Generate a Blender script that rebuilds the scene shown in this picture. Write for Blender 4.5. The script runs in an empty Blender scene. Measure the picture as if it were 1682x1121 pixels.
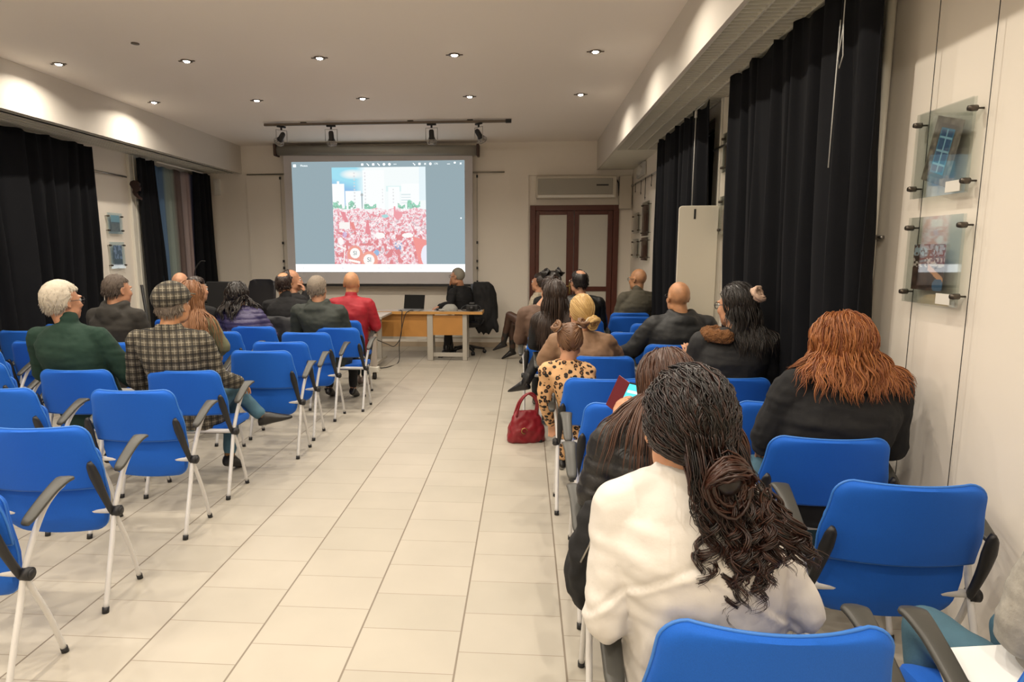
import bpy, math, random
import numpy as np
from mathutils import Vector, noise as mnoise
random.seed(7)
rng = np.random.default_rng(7)
SC = bpy.context.scene
COL = SC.collection
PI = math.pi

# ---------------------------------------------------------------- materials
MATS = {}
def _new(name):
    m = bpy.data.materials.new(name); m.use_nodes = True
    nt = m.node_tree; b = nt.nodes['Principled BSDF']
    return m, nt, b
def rgb(c): return (c[0], c[1], c[2], 1.0)
def mat(name, col, rough=.5, metal=0, spec=.5, noise=0, nscale=20, bump=0, bscale=60, emis=None, estr=0,
        alpha=1, trans=0, coat=0, sheen=0, tint=False, bdist=.004):
    if name in MATS: return MATS[name]
    m, nt, b = _new(name)
    L = nt.links.new
    b.inputs['Base Color'].default_value = rgb(col)
    b.inputs['Roughness'].default_value = rough
    b.inputs['Metallic'].default_value = metal
    b.inputs['Specular IOR Level'].default_value = spec
    b.inputs['Transmission Weight'].default_value = trans
    b.inputs['Coat Weight'].default_value = coat
    b.inputs['Sheen Weight'].default_value = sheen
    b.inputs['Alpha'].default_value = alpha
    tc = nt.nodes.new('ShaderNodeTexCoord')
    if noise:
        n = nt.nodes.new('ShaderNodeTexNoise'); n.inputs['Scale'].default_value = nscale; n.inputs['Detail'].default_value = 5
        L(tc.outputs['Object'], n.inputs['Vector'])
        mx = nt.nodes.new('ShaderNodeMix'); mx.data_type = 'RGBA'
        mx.inputs['A'].default_value = rgb([max(0, c*(1-noise)) for c in col])
        mx.inputs['B'].default_value = rgb([min(1, c*(1+noise)) for c in col])
        L(n.outputs['Fac'], mx.inputs['Factor']); L(mx.outputs['Result'], b.inputs['Base Color'])
    if tint:      # per-strand colour variation stored on the mesh
        at = nt.nodes.new('ShaderNodeAttribute'); at.attribute_name = 'tint'
        mx = nt.nodes.new('ShaderNodeMix'); mx.data_type = 'RGBA'
        mx.inputs['A'].default_value = rgb(col); mx.inputs['B'].default_value = rgb(tint)
        L(at.outputs['Fac'], mx.inputs['Factor']); L(mx.outputs['Result'], b.inputs['Base Color'])
    if bump:
        n2 = nt.nodes.new('ShaderNodeTexNoise'); n2.inputs['Scale'].default_value = bscale; n2.inputs['Detail'].default_value = 4
        L(tc.outputs['Object'], n2.inputs['Vector'])
        bp = nt.nodes.new('ShaderNodeBump'); bp.inputs['Strength'].default_value = bump; bp.inputs['Distance'].default_value = bdist
        L(n2.outputs['Fac'], bp.inputs['Height']); L(bp.outputs['Normal'], b.inputs['Normal'])
    if emis:
        b.inputs['Emission Color'].default_value = rgb(emis); b.inputs['Emission Strength'].default_value = estr
    MATS[name] = m
    return m
def ramp(nt, stops, interp='LINEAR'):
    r = nt.nodes.new('ShaderNodeValToRGB'); r.color_ramp.interpolation = interp
    e = r.color_ramp.elements
    while len(e) > 1: e.remove(e[-1])
    e[0].position = stops[0][0]; e[0].color = rgb(stops[0][1])
    for p, c in stops[1:]:
        x = e.new(p); x.color = rgb(c)
    return r

# ---------------------------------------------------------------- mesh builder
class MB:
    def __init__(s): s.v = []; s.f = []; s.mi = []; s.t = []; s.n = 0; s.cur = 0
    def add(s, V, F, tint=0.0):
        V = np.asarray(V, float).reshape(-1, 3)
        s.v.append(V); o = s.n
        s.t.append(np.full(len(V), tint) if np.isscalar(tint) else np.asarray(tint, float))
        for f in F: s.f.append([i+o for i in f]); s.mi.append(s.cur)
        s.n += len(V); return s
    def box(s, c, d, rz=0, rx=0, ry=0):
        x, y, z = [k/2 for k in d]
        V = np.array([[i*x, j*y, k*z] for i in (-1, 1) for j in (-1, 1) for k in (-1, 1)], float)
        V = V @ rotm(rx, ry, rz).T + np.array(c, float)
        return s.add(V, [(0,1,3,2),(4,6,7,5),(0,4,5,1),(2,3,7,6),(0,2,6,4),(1,5,7,3)])
    def box2(s, a, b):
        return s.box([(p+q)/2 for p, q in zip(a, b)], [abs(q-p) for p, q in zip(a, b)])
    def rings(s, R, cap=True, tint=0.0):       # R: (k,n,3) array of closed rings
        R = np.asarray(R, float); k, n = R.shape[:2]
        F = []
        for i in range(k-1):
            for j in range(n):
                j2 = (j+1) % n
                F.append((i*n+j, i*n+j2, (i+1)*n+j2, (i+1)*n+j))
        if cap:
            F.append(tuple(range(n-1, -1, -1))); F.append(tuple((k-1)*n+j for j in range(n)))
        return s.add(R.reshape(-1, 3), F, tint)
    def tube(s, P, r, n=8, cap=True, tint=0.0, flat=None):
        P = np.asarray(P, float); k = len(P)
        r = np.full(k, r) if np.isscalar(r) else np.asarray(r, float)
        T = np.gradient(P, axis=0); T /= np.linalg.norm(T, axis=1)[:, None]+1e-12
        up = np.array([0, 0, 1.]) if abs(T[0][2]) < .9 else np.array([1., 0, 0])
        N = np.cross(T[0], up); N /= np.linalg.norm(N)
        R = []
        a = np.arange(n)*2*PI/n
        for i in range(k):
            N = N - T[i]*N.dot(T[i]); N /= np.linalg.norm(N)+1e-12
            B = np.cross(T[i], N)
            fl = 1 if flat is None else flat
            R.append(P[i] + r[i]*(np.cos(a)[:, None]*N + fl*np.sin(a)[:, None]*B))
        return s.rings(R, cap, tint)
    def cyl(s, a, b, r, n=16, r2=None): return s.tube([a, b], [r, r if r2 is None else r2], n)
    def ell(s, c, r, n=16, m=10, rot=None, tint=0.0):
        V = [[0, 0, -1.]]
        for i in range(1, m):
            ph = -PI/2+PI*i/m
            for j in range(n):
                th = 2*PI*j/n; V.append([math.cos(ph)*math.cos(th), math.cos(ph)*math.sin(th), math.sin(ph)])
        V.append([0, 0, 1.])
        V = np.array(V)*np.array(r if not np.isscalar(r) else [r]*3)
        if rot is not None: V = V @ np.asarray(rot).T
        V = V+np.array(c, float)
        F = [(0, 1+(j+1) % n, 1+j) for j in range(n)]
        for i in range(m-2):
            for j in range(n):
                a = 1+i*n+j; b = 1+i*n+(j+1) % n; F.append((a, b, b+n, a+n))
        t = len(V)-1; o = 1+(m-2)*n
        F += [(o+j, o+(j+1) % n, t) for j in range(n)]
        return s.add(V, F, tint)
    def cap(s, a, b, ra, rb, n=14):           # tapered capsule
        a = np.array(a, float); b = np.array(b, float); d = b-a; L = np.linalg.norm(d)+1e-9; u = d/L
        P = []; R = []
        for q in (PI*.48, PI*.36, PI*.2, 0): P.append(a-u*ra*math.sin(q)); R.append(ra*math.cos(q))
        P.append((a+b)/2); R.append((ra+rb)/2)
        for q in (0, PI*.2, PI*.36, PI*.48): P.append(b+u*rb*math.sin(q)); R.append(rb*math.cos(q))
        return s.tube(P, R, n)
    def prism(s, poly, depth, fn):            # poly 2-D outline, fn(u,v,w)->xyz, w in 0..depth
        n = len(poly)
        V = [fn(u, v, 0) for u, v in poly]+[fn(u, v, depth) for u, v in poly]
        F = [tuple(range(n-1, -1, -1)), tuple(range(n, 2*n))]+[(i, (i+1) % n, n+(i+1) % n, n+i) for i in range(n)]
        return s.add(V, F)
    def grid(s, G, closed=False, thick=0):    # G: (a,b,3)
        G = np.asarray(G, float); a, b = G.shape[:2]
        F = [(i*b+j, i*b+j+1, (i+1)*b+j+1, (i+1)*b+j) for i in range(a-1) for j in range(b-1)]
        if thick:
            du = np.gradient(G, axis=0); dv = np.gradient(G, axis=1); N = np.cross(du, dv)
            N /= np.linalg.norm(N, axis=2)[..., None]+1e-12
            G2 = G+N*thick; o = a*b
            V = np.concatenate([G.reshape(-1, 3), G2.reshape(-1, 3)])
            F2 = [(q[3]+o, q[2]+o, q[1]+o, q[0]+o) for q in F]
            E = []
            for i in range(a-1):
                E.append((i*b, (i+1)*b, (i+1)*b+o, i*b+o)); E.append((i*b+b-1, i*b+b-1+o, (i+1)*b+b-1+o, (i+1)*b+b-1))
            for j in range(b-1):
                E.append((j, j+o, j+1+o, j+1)); E.append(((a-1)*b+j, (a-1)*b+j+1, (a-1)*b+j+1+o, (a-1)*b+j+o))
            return s.add(V, F+F2+E)
        return s.add(G.reshape(-1, 3), F)
    def mesh(s, name, mats, smooth=True):
        me = bpy.data.meshes.new(name)
        V = np.concatenate(s.v)
        me.from_pydata(V.tolist(), [], s.f)
        T = np.concatenate(s.t)
        if T.any():
            at = me.attributes.new('tint', 'FLOAT', 'POINT'); at.data.foreach_set('value', T)
        for m in (mats if isinstance(mats, (list, tuple)) else [mats]): me.materials.append(m)
        if max(s.mi or [0]) > 0: me.polygons.foreach_set('material_index', s.mi)
        me.polygons.foreach_set('use_smooth', [bool(smooth)]*len(me.polygons))
        me.update(); return me
    def build(s, name, mats, parent=None, smooth=True, bevel=0, sub=0, auto=None):
        o = bpy.data.objects.new(name, s.mesh(name, mats, smooth)); COL.objects.link(o)
        if parent is not None: o.parent = parent
        if bevel:
            b = o.modifiers.new('Bevel', 'BEVEL'); b.width = bevel; b.segments = 2; b.limit_method = 'ANGLE'
            b.angle_limit = math.radians(40); b.harden_normals = False
        if sub:
            b = o.modifiers.new('Sub', 'SUBSURF'); b.levels = sub; b.render_levels = sub
        if smooth and auto is not None:
            fix_normals(o); me = o.data
            me.set_sharp_from_angle(angle=math.radians(auto))
        return o
def rotm(rx=0, ry=0, rz=0):
    cx, sx, cy, sy, cz, sz = math.cos(rx), math.sin(rx), math.cos(ry), math.sin(ry), math.cos(rz), math.sin(rz)
    X = np.array([[1, 0, 0], [0, cx, -sx], [0, sx, cx]]); Y = np.array([[cy, 0, sy], [0, 1, 0], [-sy, 0, cy]])
    Z = np.array([[cz, -sz, 0], [sz, cz, 0], [0, 0, 1]])
    return Z @ Y @ X
def fix_normals(o):
    import bmesh
    bm = bmesh.new(); bm.from_mesh(o.data); bmesh.ops.recalc_face_normals(bm, faces=bm.faces); bm.to_mesh(o.data); bm.free()
def voxelize(o, vox, smooth=4, fac=.6, disp=None):
    """union all the overlapping solids of a mesh into one continuous skin"""
    m = o.modifiers.new('R', 'REMESH'); m.mode = 'VOXEL'; m.voxel_size = vox; m.use_smooth_shade = True
    if smooth:
        k = o.modifiers.new('S', 'SMOOTH'); k.factor = fac; k.iterations = smooth
    dg = bpy.context.evaluated_depsgraph_get(); dg.update()
    me = bpy.data.meshes.new_from_object(o.evaluated_get(dg))
    mats = list(o.data.materials)
    o.modifiers.clear(); o.data = me
    me.materials.clear()
    for x in mats: me.materials.append(x)
    me.polygons.foreach_set('use_smooth', [True]*len(me.polygons))
    me.polygons.foreach_set('material_index', [0]*len(me.polygons))
    if disp:
        n = len(me.vertices); co = np.empty(n*3); me.vertices.foreach_get('co', co); co = co.reshape(-1, 3)
        no = np.empty(n*3); me.vertices.foreach_get('normal', no); no = no.reshape(-1, 3)
        d = disp(co, no); co = co + no*d[:, None]
        me.vertices.foreach_set('co', co.ravel()); me.update()
    return o

def empty(name, loc=(0, 0, 0), rz=0):
    o = bpy.data.objects.new(name, None); COL.objects.link(o); o.location = loc; o.rotation_euler = (0, 0, rz)
    o.empty_display_size = .1
    return o
def tag(o, label=None, cat=None, group=None, kind=None):
    if label: o['label'] = label
    if cat: o['category'] = cat
    if group: o['group'] = group
    if kind: o['kind'] = kind
    return o
def struct(o, label=None):
    o['kind'] = 'structure'
    if label: o['label'] = label
    return o
def thing(name, label, cat, loc=(0, 0, 0), rz=0, group=None):
    return tag(empty(name, loc, rz), label, cat, group)
def copy_tree(o, parent=None):
    c = o.copy(); COL.objects.link(c)
    if parent is not None: c.parent = parent
    for ch in list(o.children): copy_tree(ch, c)
    return c

# ---------------------------------------------------------------- camera (height 1.68 m, x right, y into the room)
F_PX, PX, YAW, PIT, ROLL, H = 1024.0, 793.0, .0687, .1422, .0015, 1.68
def camera():
    cy, sy, cp, sp = math.cos(YAW), math.sin(YAW), math.cos(PIT), math.sin(PIT)
    fwd = Vector((-sy*cp, cy*cp, -sp)); right = Vector((cy, sy, 0)); down = -right.cross(fwd)
    r2 = math.cos(ROLL)*right+math.sin(ROLL)*down; d2 = -math.sin(ROLL)*right+math.cos(ROLL)*down
    from mathutils import Matrix
    M = Matrix((r2, -d2, -fwd)).transposed()
    cd = bpy.data.cameras.new('camera'); c = bpy.data.objects.new('camera', cd); COL.objects.link(c)
    c.matrix_world = Matrix.Translation((0, 0, H)) @ M.to_4x4()
    cd.sensor_fit = 'HORIZONTAL'; cd.sensor_width = 36; cd.lens = F_PX/1682*36
    cd.shift_x = (841-PX)/1682; cd.clip_start = .05; cd.clip_end = 60
    SC.camera = c
camera()
# ================================================================ SETTING
XL, XR, YB, YF, ZC, ZS = -5.63, 1.80, 11.0, -2.6, 3.526, 3.05
WALLC = (.84, .78, .69)
m_wall = mat('wall paint', WALLC, .75, bump=.06, bscale=9, bdist=.01, noise=.03, nscale=1.5)
m_ceil = mat('ceiling paint', (.93, .86, .78), .8, noise=.015, nscale=.8)
m_trim = mat('white gloss paint', (.82, .79, .70), .45)
m_grille = mat('cream grille', (.74, .72, .62), .5)
m_dark = mat('dark plastic', (.015, .015, .016), .5)
m_white = mat('white plastic', (.78, .76, .70), .4)

# floor tiles, running bond, grout as shallow dark lines
m, nt, b = _new('floor tiles'); L = nt.links.new
tc = nt.nodes.new('ShaderNodeTexCoord'); mp = nt.nodes.new('ShaderNodeMapping')
mp.inputs['Rotation'].default_value = (0, 0, PI/2)
L(tc.outputs['Object'], mp.inputs['Vector'])
def brick(mortar):
    br = nt.nodes.new('ShaderNodeTexBrick'); br.offset = .5; br.squash = 1
    br.inputs['Scale'].default_value = 1; br.inputs['Brick Width'].default_value = .2885
    br.inputs['Row Height'].default_value = .4507; br.inputs['Mortar Size'].default_value = mortar
    br.inputs['Mortar Smooth'].default_value = .1; br.inputs['Bias'].default_value = 0
    br.inputs['Color1'].default_value = rgb((.425, .39, .325)); br.inputs['Color2'].default_value = rgb((.46, .42, .352))
    br.inputs['Mortar'].default_value = rgb((.30, .255, .20))
    L(mp.outputs['Vector'], br.inputs['Vector']); return br
br = brick(.0022)
n = nt.nodes.new('ShaderNodeTexNoise'); n.inputs['Scale'].default_value = 2.2; n.inputs['Detail'].default_value = 6
L(tc.outputs['Object'], n.inputs['Vector'])
rp = ramp(nt, [(.3, (.90, .90, .90)), (.7, (1, 1, 1))]); L(n.outputs['Fac'], rp.inputs['Fac'])
mx = nt.nodes.new('ShaderNodeMix'); mx.data_type = 'RGBA'; mx.blend_type = 'MULTIPLY'; mx.inputs['Factor'].default_value = 1
L(br.outputs['Color'], mx.inputs['A']); L(rp.outputs['Color'], mx.inputs['B']); L(mx.outputs['Result'], b.inputs['Base Color'])
# long grout lines stand out more than the short ones
sx = nt.nodes.new('ShaderNodeSeparateXYZ'); L(tc.outputs['Object'], sx.inputs['Vector'])
def mth(op, a, bb=None):
    q = nt.nodes.new('ShaderNodeMath'); q.operation = op
    for i, v in enumerate((a, bb)):
        if v is None: continue
        if isinstance(v, (int, float)): q.inputs[i].default_value = v
        else: L(v, q.inputs[i])
    return q.outputs[0]
fr = mth('FRACT', mth('DIVIDE', mth('ADD', sx.outputs['X'], 40*.4507), .4507))
ln = mth('GREATER_THAN', mth('ABSOLUTE', mth('SUBTRACT', fr, .5)), .5-.0042/.4507)
mx2 = nt.nodes.new('ShaderNodeMix'); mx2.data_type = 'RGBA'
L(ln, mx2.inputs['Factor']); L(mx.outputs['Result'], mx2.inputs['A']); mx2.inputs['B'].default_value = rgb((.20, .165, .125))
L(mx2.outputs['Result'], b.inputs['Base Color'])
b.inputs['Roughness'].default_value = .38; b.inputs['Specular IOR Level'].default_value = .35
bp = nt.nodes.new('ShaderNodeBump'); bp.inputs['Strength'].default_value = .3; bp.inputs['Distance'].default_value = .002; bp.invert = True
L(br.outputs['Fac'], bp.inputs['Height']); L(bp.outputs['Normal'], b.inputs['Normal'])
m_floor = m
# object origin sits on a tile corner so the joints fall where they lie in the room
fl = MB(); ox, oy = -.274, 2.272
fl.box2((XL-.3-ox, YF-.3-oy, -.12), (XR+.3-ox, YB+.3-oy, 0))
o = fl.build('floor', m_floor, smooth=False); o.location = (ox, oy, 0); struct(o)

struct(MB().box2((XL-.3, YF-.3, ZC), (XR+.3, YB+.3, ZC+.15)).build('ceiling', m_ceil, smooth=False))
struct(MB().box2((XL-.3, YB, 0), (XR+.3, YB+.2, ZC)).build('wall_back', m_wall, smooth=False))
struct(MB().box2((XL-.3, YF-.2, 0), (XR+.3, YF, ZC)).build('wall_front', m_wall, smooth=False))
def side_wall(name, x0, x1, openings):
    mb = MB(); y = YF; zb, zt = .25, 2.95
    for a, c in openings:
        mb.box2((x0, y, 0), (x1, a, ZC)); mb.box2((x0, a, 0), (x1, c, zb)); mb.box2((x0, a, zt), (x1, c, ZC)); y = c
    mb.box2((x0, y, 0), (x1, YB, ZC))
    struct(mb.build(name, m_wall, smooth=False))
LW = [(.6, 3.9), (4.6, 7.7), (9.05, 10.75)]; RW = [(3.62, 5.2), (6.35, 8.3)]
side_wall('wall_left', XL-.25, XL, LW); side_wall('wall_right', XR, XR+.25, RW)
# windows hidden by the drapes: brown frames, dark night glass
m_wood = mat('dark red wood', (.095, .022, .012), .4, noise=.25, nscale=14, bump=.1, bscale=30)
m_brown = mat('brown window frame', (.12, .055, .028), .45)
m_glass = mat('night glass', (.01, .012, .015), .05, spec=.8)
k = 0
for side, ops in ((-1, LW), (1, RW)):
    for a, c in ops:
        k += 1
        x = (XL-.08) if side < 0 else (XR+.06)
        w = struct(empty('window_%d' % k, (x, (a+c)/2, .25)), 'brown framed window behind the dark drapes')
        hw = (c-a)/2
        f = MB()
        for yy in (-hw+.035, 0, hw-.035): f.box((0, yy, 1.35), (.06, .07, 2.7))
        for zz in (.035, 2.665): f.box((0, 0, zz), (.06, 2*hw, .07))
        f.build('window_frame', m_brown, w, smooth=False)
        MB().box((0.01, 0, 1.35), (.012, 2*hw-.08, 2.6)).build('pane', m_glass, w, smooth=False)
# dropped soffits along both sides with egg-crate grilles underneath
k = 0
for (x0, x1, xi) in ((XL, -5.03, -1), (1.20, XR, 1)):
    k += 1
    s = struct(empty('trim_%d' % k, ((x0+x1)/2, 4, ZS)), 'dropped boxed edge of the ceiling with a slatted grille beneath')
    cx = (x0+x1)/2
    inn = x1 if xi < 0 else x0
    f = MB(); f.box2((inn-.015-cx, YF-4, 0), (inn+.015-cx, YB-4, ZC-ZS)); f.build('fascia', mat('fascia paint', (.66, .615, .55), .8), s, smooth=False)
    g = MB()
    lo, hi = min(inn, x0 if xi < 0 else x1), max(inn, x0 if xi < 0 else x1)
    MB().box2((lo-cx, YF-4, .11), (hi-cx, YB-4, .13)).build('grille_lid', mat('shade-dark lid', (.22, .21, .17), .8), s, smooth=False)  # dark lid colour stands in for the shade above the slats
    yend = 8.9 if xi > 0 else YB
    if xi > 0: g.box2((lo-cx, 8.9-4, .003), (hi-cx, YB-4, .02))
    for q in range(5): 
        xx = lo+.02+(hi-lo-.04)*q/4
        g.box2((xx-.006-cx, YF-4, .004), (xx+.006-cx, yend-4, .05))
    if xi > 0:
        y = 0.0
        while y < yend: g.box2((lo+.02-cx, y-4, .010), (hi-.02-cx, y+.012-4, .045)); y += .06
    else:
        for q in range(9):
            xx = lo+.03+(hi-lo-.06)*q/8
            g.box2((xx-.011-cx, YF-4, .006), (xx+.011-cx, yend-4, .03))
    g.build('grille', m_grille, s, smooth=False)
# shallow plasterboard lining on the back wall with its step
struct(MB().box2((-4.93, YB-.03, 0), (.04, YB, 3.41)).build('trim_3', m_wall, smooth=False), 'flat lining panel of the back wall behind the screen')
struct(MB().box2((.04, YB-.03, 2.975), (1.21, YB, ZC)).build('trim_4', m_wall, smooth=False), 'shallow boxed band above the air conditioner')
struct(MB().box2((-4.93, YB-.05, .17), (.02, YB-.03, .20)).box2((.04, YB-.02, .17), (.06, YB, .2)).build('trim_5', m_trim, smooth=False), 'thin cable trunking along the back wall')
m_skirt = mat('beige skirting tile', (.50, .40, .29), .4)
struct(MB().box2((-4.93, YB-.045, 0), (.04, YB-.03, .085)).box2((XL, YB-.015, 0), (-4.93, YB, .085)).build('baseboard_back', m_skirt, smooth=False))
struct(MB().box2((XL, YF, 0), (XL+.012, YB, .085)).build('baseboard_left', m_skirt, smooth=False))
struct(MB().box2((XR-.012, YF, 0), (XR, YB, .085)).build('baseboard_right', m_skirt, smooth=False))
# pale casings beside the windows
def casing(n, x, y, d, w, lab):
    f = MB().box2((x-d, y-w, 0), (x+d, y+w, ZS+.003))
    f.box2((x-d*1.4, y-w*.25, 0), (x+d*1.4, y+w*.25, ZS+.003))
    struct(f.build(n, m_trim, smooth=False, bevel=.006), lab)
casing('trim_6', XR-.01, 3.50, .022, .09, 'pale casing beside the near right window')
casing('trim_7', XR-.01, 6.02, .028, .055, 'pale casing between the two right windows')
casing('trim_8', XL+.01, 8.80, .03, .12, 'pale casing beside the far left window')
# heating pipe in front of the casing
p = thing('vertical_pipe', 'cream vertical pipe running up the right wall beside the big drape', 'pipe', (1.765, 3.36, 0))
MB().cyl((0, 0, 0), (0, 0, ZS), .021, 14).build('pipe_tube', m_trim, p)
for z in (.5, 1.75): MB().cyl((0, 0, z-.012), (0, 0, z+.012), .027, 14).box((.018, -.03, z), (.02, .06, .016)).build('pipe_clamp', mat('steel', (.45, .43, .40), .35, 1), p)
MB().cyl((.01, .045, 0), (.01, .045, ZS), .010, 10).build('thin_pipe', m_trim, p)

# door with two pale panels
d = struct(empty('door_1', (.82, YB, 0)), 'double door of dark red wood with two pale panels')
f = MB(); f.box2((-.755, -.07, 0), (-.66, 0, 2.467)).box2((.66, -.07, 0), (.755, 0, 2.467)).box2((-.66, -.07, 2.375), (.66, 0, 2.467))
f.build('door_frame', m_wood, d, smooth=False, bevel=.006)
for s_, (x0, x1) in ((-1, (-.655, -.005)), (1, (.005, .655))):
    lf = MB()
    px0, px1 = (-.595, -.125) if s_ < 0 else (.083, .57)
    lf.box2((x0, -.055, .01), (px0, -.01, 2.37)).box2((px1, -.055, .01), (x1, -.01, 2.37)).box2((px0, -.055, 2.307), (px1, -.01, 2.37)).box2((px0, -.055, .01), (px1, -.01, .25)).box2((px0, -.055, 1.0), (px1, -.01, 1.08))
    q = lf.build('door_leaf', m_wood, d, smooth=False, bevel=.004)
    MB().box2((px0, -.035, .25), (px1, -.02, 1.0)).box2((px0, -.035, 1.08), (px1, -.02, 2.307)).build('door_panel', mat('frosted panel', (.60, .57, .50), .5), q, smooth=False)
MB().box((-.06, -.065, 1.05), (.035, .014, .2)).cyl((-.06, -.065, 1.09), (-.06, -.11, 1.09), .008).cyl((-.06, -.105, 1.09), (-.17, -.105, 1.09), .009).build('door_handle', mat('brass', (.5, .36, .14), .3, 1), d)

# ---------------------------------------------------------------- wall fittings
ac = thing('air_conditioner', 'grey fronted air conditioner mounted above the red wooden door', 'air conditioner', (.835, YB-.01, 2.57))
MB().box2((-.67, -.20, 0), (.67, 0, .366)).build('casing', mat('ac cream', (.62, .57, .48), .4), ac, smooth=False, bevel=.02)
MB().box2((-.645, -.215, .065), (.60, -.198, .325)).build('front_panel', mat('ac grey', (.34, .32, .27), .35), ac, smooth=False, bevel=.006)
MB().box2((-.64, -.212, .015), (.63, -.2, .05)).build('louvre', m_white, ac, smooth=False)
MB().box2((.33, -.222, .20), (.53, -.214, .225)).build('display_slot', m_dark, ac, smooth=False)
MB().tube([(.67, -.1, .32), (.72, -.06, .25), (.735, -.03, .05)], .012).build('cable', m_dark, ac)
bx = tag(MB().box2((1.565, YB-.09, 2.40), (1.775, YB-.001, 2.945)).build('cable_box', mat('box cream', (.60, .55, .46), .5), smooth=False, bevel=.01), 'tall cream cable box on the back wall right of the air conditioner', 'cable box')
ib = thing('wall_intercom', 'small white box on the back wall beside the left drape', 'intercom', (-5.47, YB-.001, 2.68))
MB().box2((-.06, -.05, 0), (.06, 0, .28)).build('casing', m_white, ib, smooth=False, bevel=.01)
MB().box2((-.035, -.056, .05), (-.015, -.049, .23)).build('handset', m_trim, ib, smooth=False, bevel=.004)
m_steel = mat('steel', (.45, .43, .40), .35, 1)
def rail(label, p0, p1, group=None):
    p0, p1 = np.array(p0, float), np.array(p1, float)
    t = thing('picture_rail', label, 'picture rail', tuple(p0), 0, group)
    d = p1-p0
    MB().tube([(0, 0, 0), tuple(d)], .013, 8).build('rail', m_steel, t)
    Ln = np.linalg.norm(d); u = d/Ln; w = np.array([u[1], -u[0], 0])
    if abs(u[0]) > .5: off = np.array([0, .03, 0])
    else: off = np.array([math.copysign(.03, p0[0]), 0, 0])
    for k in range(max(2, int(Ln/.8)+1)):
        q = u*(.05+(Ln-.1)*k/max(1, int(Ln/.8)+1-1)); MB().tube([tuple(q), tuple(q+off)], .012, 8).build('wall_fixing', m_steel, t)
    return t
rail('steel picture rail across the back wall passing behind the projection screen', (-4.9, YB-.06, 3.028), (-.376, YB-.06, 3.028))
rail('steel picture rail at the far end of the right wall', (1.76, 10.85, 2.77), (1.76, 8.4, 2.745))
rail('steel picture rail on the left wall between the dark drapes', (-5.59, 7.75, 2.73), (-5.59, 8.6, 2.725))
rail('steel picture rail high on the right wall above the acrylic frames', (1.76, 3.05, 2.86), (1.76, 1.2, 2.86))
rail('steel picture rail on the narrow right wall between two drapes', (1.76, 6.2, 2.62), (1.76, 5.55, 2.62))
# hooks on the right far rail
for k, (yy, dz) in enumerate(((10.4, .14), (9.9, .22), (9.55, .33), (9.1, .18))):
    mb = MB().tube([(0, 0, 0), (0, 0, -dz*.7), (0, .02, -dz*.85), (0, 0, -dz), (0, -.02, -dz*.85)], .005, 6)
    o = mb.build('picture_hook', m_dark); o.location = (1.745, yy, 2.757)
    tag(o, ['short dark hook nearest the back corner on the right far rail', 'second dark hook from the back corner on the right far rail', 'longest dark hook on the right far rail', 'dark hook nearest the drape on the right far rail'][k], 'hook', 'dark hooks on the right far rail')
vl = thing('wall_lamp', 'oval bulkhead lamp high on the far right wall above the rail', 'wall lamp', (1.795, 10.1, 2.93))
MB().box((-.02, 0, 0), (.04, .62, .2)).build('back_plate', mat('pale grey', (.55, .54, .5), .5), vl, smooth=False, bevel=.01)
MB().ell((-.045, .02, 0), (.035, .2, .075)).build('diffuser', mat('frosted', (.62, .60, .55), .3), vl)
# downlights, 5 x rows of 4 m / 1.6 m
m_bulb = mat('bulb glow', (1, 1, 1), .5, emis=(1, .93, .82), estr=60)
m_ring = mat('fitting ring', (.16, .13, .10), .4, .6)
LX = (-4.62, -3.31, -1.99, -.69, .63); LY = (7.78, 6.18, 4.58, 2.98, 1.38, -.22, -1.82)
cols = ['leftmost', 'second from left', 'middle', 'second from right', 'rightmost']
def downlight():
    t = empty('downlight')
    ring = MB(); a = np.arange(24)*2*PI/24
    R = [np.stack([r*np.cos(a), r*np.sin(a), 0*a+z], 1) for r, z in ((.055, 0), (.055, -.008), (.036, -.010), (.030, .0))]
    ring.rings(R, cap=False); ring.box((.066, 0, -.004), (.028, .018, .006)); ring.box((-.066, 0, -.004), (.028, .018, .006))
    ring.build('trim_ring', m_ring, t)
    MB().ell((0, 0, -.006), (.029, .029, .012)).build('bulb', m_bulb, t)
    return t
dl0 = downlight(); first = True
for r_, y in enumerate(LY):
    for c_, x in enumerate(LX):
        if r_ < 2: o = dl0 if first else copy_tree(dl0); first = False; o.location = (x, y, ZC); tag(o, '%s ceiling downlight of the %s row' % (cols[c_], ['far', 'near'][r_]), 'ceiling light', 'recessed ceiling downlights')
        ld = bpy.data.lights.get('downlight beam')
        if ld is None:
            ld = bpy.data.lights.new('downlight beam', 'AREA'); ld.shape = 'DISK'; ld.size = .036; ld.energy = 15.8
            ld.spread = math.radians(152); ld.color = (1, .90, .76)
        lo_ = bpy.data.objects.new('lamp_beam', ld); COL.objects.link(lo_)
        lo_.location = (x, y, ZC-.022)
sm = tag(MB().cyl((0, 0, 0), (0, 0, -.008), .035).build('ceiling_cap', m_ring), 'small dark cap alone on the ceiling at upper left', 'ceiling cap'); sm.location = (-3.49, 5.65, ZC)
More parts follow.
